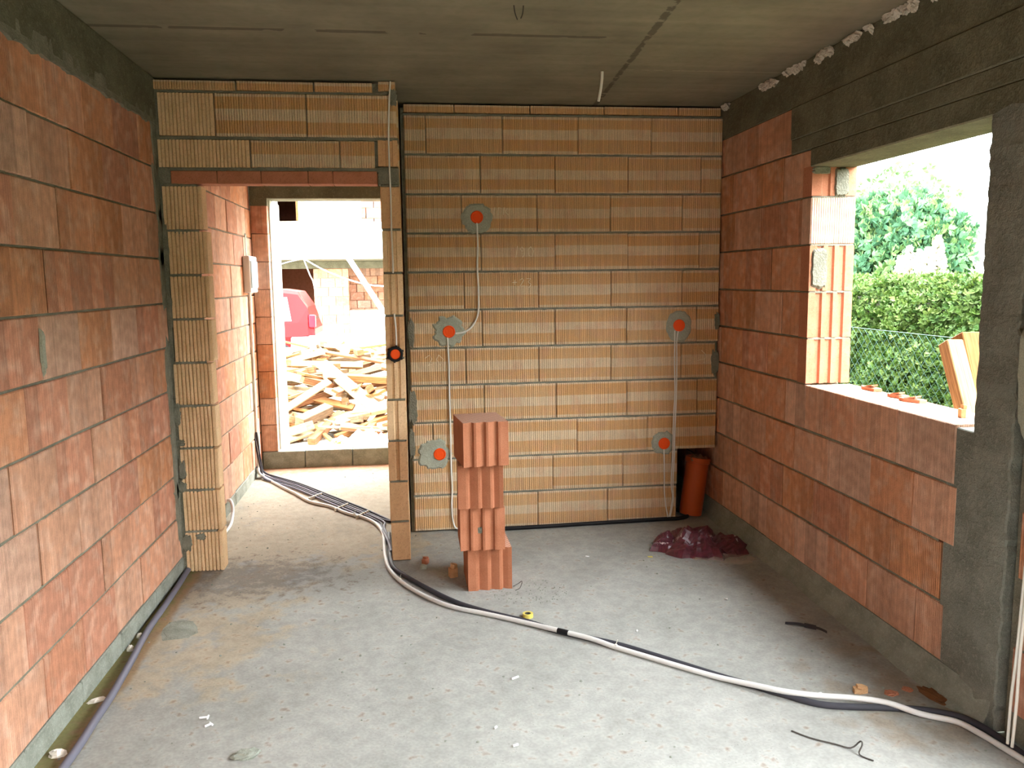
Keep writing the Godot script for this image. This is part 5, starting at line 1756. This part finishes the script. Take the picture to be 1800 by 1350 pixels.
	# cream plumes and light shrubs over the hedge
	var spots := [[6.5, -10.28, 1.93], [6.5, -10.08, 2.05], [6.5, -9.87, 2.0], [6.5, -9.70, 2.02], [6.5, -9.51, 2.15]]
	var petal := tinted("petal", Color8(210, 204, 186))
	for i in 5:
		var q: Array = spots[i]
		var t := thing("flower_plume", ["leftmost cream flower plume above the hedge", "second cream flower plume from the left above the hedge", "middle cream flower plume above the hedge", "second cream flower plume from the right above the hedge", "tallest cream flower plume, at the right above the hedge"][i], "flower", Vector3(q[0], GY, q[1]), 0, "cream flower plumes behind the hedge")
		var b := MB.new()
		b.tube(PackedVector3Array([Vector3(0, 0, 0), Vector3(0, q[2] - GY - 0.05, 0)]), 0.012, 6)
		part(t, "stem", b.mesh(M.twig))
		var pl := []
		for k in 420:
			var u := rng.randf()
			var a := rng.randf() * TAU
			var r := (0.13 * (1.0 - u) + 0.025) * sqrt(rng.randf())
			pl.append(Transform3D(rand_basis(rng.randf_range(0.7, 1.2)), Vector3(cos(a) * r, q[2] - GY - 0.55 * (1.0 - u), sin(a) * r)))
		foliage(t, spray_mesh(6, 0.03, 0.012, 20 + i, petal), pl, [Color(1, 1, 1), Color(1, 0.96, 0.88)], "petals")
	for q in [["leafy light green shrub between hedge and round tree, left one", 6.95, -11.2, 0.55, 1.25], ["leafy light green shrub between hedge and round tree, right one", 7.05, -9.3, 0.62, 1.30]]:
		tree("garden_shrub", q[0], Vector3(q[1], GY, q[2]), Vector3(q[3], 0.5, q[3]), q[4], 1500, 0.06, 0.016, [Color(0.8, 0.92, 0.5), Color(0.9, 0.95, 0.62), Color(0.62, 0.8, 0.35)], 0.2, false)
	# distant trees, the first with haze painted into pale leaf tints
	tree("far_tree", "pale distant leafy tree at the top left of window view", Vector3(19.2, GY, -30.5), Vector3(1.9, 1.5, 1.9), 4.6, 420, 0.25, 0.06, [Color(0.5, 0.7, 0.5), Color(0.62, 0.8, 0.6)], 0.2, false)
	tree("far_tree", "distant blue green conifer at the right edge of window view", Vector3(23.2, GY, -26.0), Vector3(1.5, 2.4, 1.5), 3.2, 600, 0.3, 0.05, [Color(0.35, 0.58, 0.5), Color(0.45, 0.66, 0.58)], 0.2, false)
	# squared timbers leaning outside the window
	beam("square timber post leaning outside window, nearer and paler one", Vector3(2.62, 1.37, -3.70), Vector3(2.58, -0.11, -2.92), 0.075, 0.085, M.wood_fresh)
	beam("wider square timber post behind the pale one outside window", Vector3(2.76, 1.40, -3.745), Vector3(2.74, -0.11, -3.05), 0.09, 0.16, M.wood_orange)
	# broken bricks on the sill
	for i in 3:
		var q: Array = [[2.372, -3.93, 0.16, "reddish brick scrap on the outer sill edge, farthest one"], [2.350, -3.66, 0.12, "reddish brick scrap on the outer sill edge, middle one"], [2.335, -3.52, 0.13, "reddish brick scrap on the outer sill edge, nearest one"]][i]
		var c := part(self, "brick_scrap", chip_mesh(q[2], 0.022, 0.05, M.red_plain), Vector3(q[0] - 0.02, 1.112, q[1]))
		c.rotation.y = PI / 2 + 0.2 * i
		tag(c, q[3], "brick fragment")
	var c := part(self, "brick_scrap", chip_mesh(0.05, 0.05, 0.04, M.tan_plain), Vector3(2.27, 1.112, -3.09))
	tag(c, "orange brick crumb on the sill beside the concrete post", "brick fragment")


func beam(label: String, a: Vector3, b: Vector3, w: float, d: float, mat: Material) -> void:
	var m := MB.new()
	var l := a.distance_to(b)
	m.box(Vector3(-l / 2, -w / 2, -d / 2), Vector3(l / 2, w / 2, d / 2), 0.004)
	var o := part(self, "timber_post", m.mesh(mat), (a + b) / 2)
	var x := (a - b).normalized()
	var z := x.cross(Vector3(0, 0, 1)).normalized()
	o.basis = Basis(x, z.cross(x).normalized(), z)
	tag(o, label, "timber post")


func tree(called: String, label: String, at: Vector3, r: Vector3, high: float, leaves: int, long: float, wide: float, tints: Array, shell_part: float, drooping: bool) -> void:
	var t := thing(called, label, "tree" if called != "garden_shrub" else "shrub", at)
	var b := MB.new()
	b.tube(smooth([[0, -0.03, 0], [0.05, high * 0.35, 0.02], [0.0, high * 0.7, 0.05], [0.03, high, 0.0]], 3), [0.10, 0.095, 0.09, 0.085, 0.08, 0.075, 0.07, 0.06, 0.05, 0.04].map(func(x): return x * r.x), 8)
	part(t, "trunk", b.mesh(surface("bark", Color8(86, 72, 56), 1.0) if not M.has("bark") else M.bark))
	for k in 7:
		var br := MB.new()
		var a := k * 0.9
		var h := high * (0.45 + 0.06 * k)
		br.tube(smooth([[0, h, 0], [cos(a) * r.x * 0.4, h + r.y * 0.25, sin(a) * r.z * 0.4], [cos(a) * r.x * 0.75, h + r.y * 0.5, sin(a) * r.z * 0.75]], 3), 0.018 * r.x, 6)
		part(t, "branch", br.mesh(M.bark))
	var f := FastNoiseLite.new()
	f.seed = int(at.x * 10)
	f.frequency = 1.6
	var pl := []
	while pl.size() < leaves:
		var d := Vector3(rng.randfn(), rng.randfn(), rng.randfn()).normalized()
		var q := 1.0 + f.get_noise_3dv(d * 1.6) * 0.3
		var depth := 1.0 - rng.randf() * rng.randf() * (1.0 - shell_part)
		var p := Vector3(d.x * r.x, d.y * r.y, d.z * r.z) * q * depth
		var bs := rand_basis(rng.randf_range(0.7, 1.3))
		if drooping:
			bs = Basis.from_euler(Vector3(rng.randf_range(-0.4, 0.4), rng.randf() * TAU, rng.randf_range(1.0, 1.9))).scaled(Vector3.ONE * rng.randf_range(0.7, 1.3))
		pl.append(Transform3D(bs, p + Vector3(0, high, 0)))
	foliage(t, spray_mesh(8, long, wide, 9, M["leaf_" + called] if M.has("leaf_" + called) else tinted("leaf_" + called, Color8(124, 134, 112))), pl, tints)
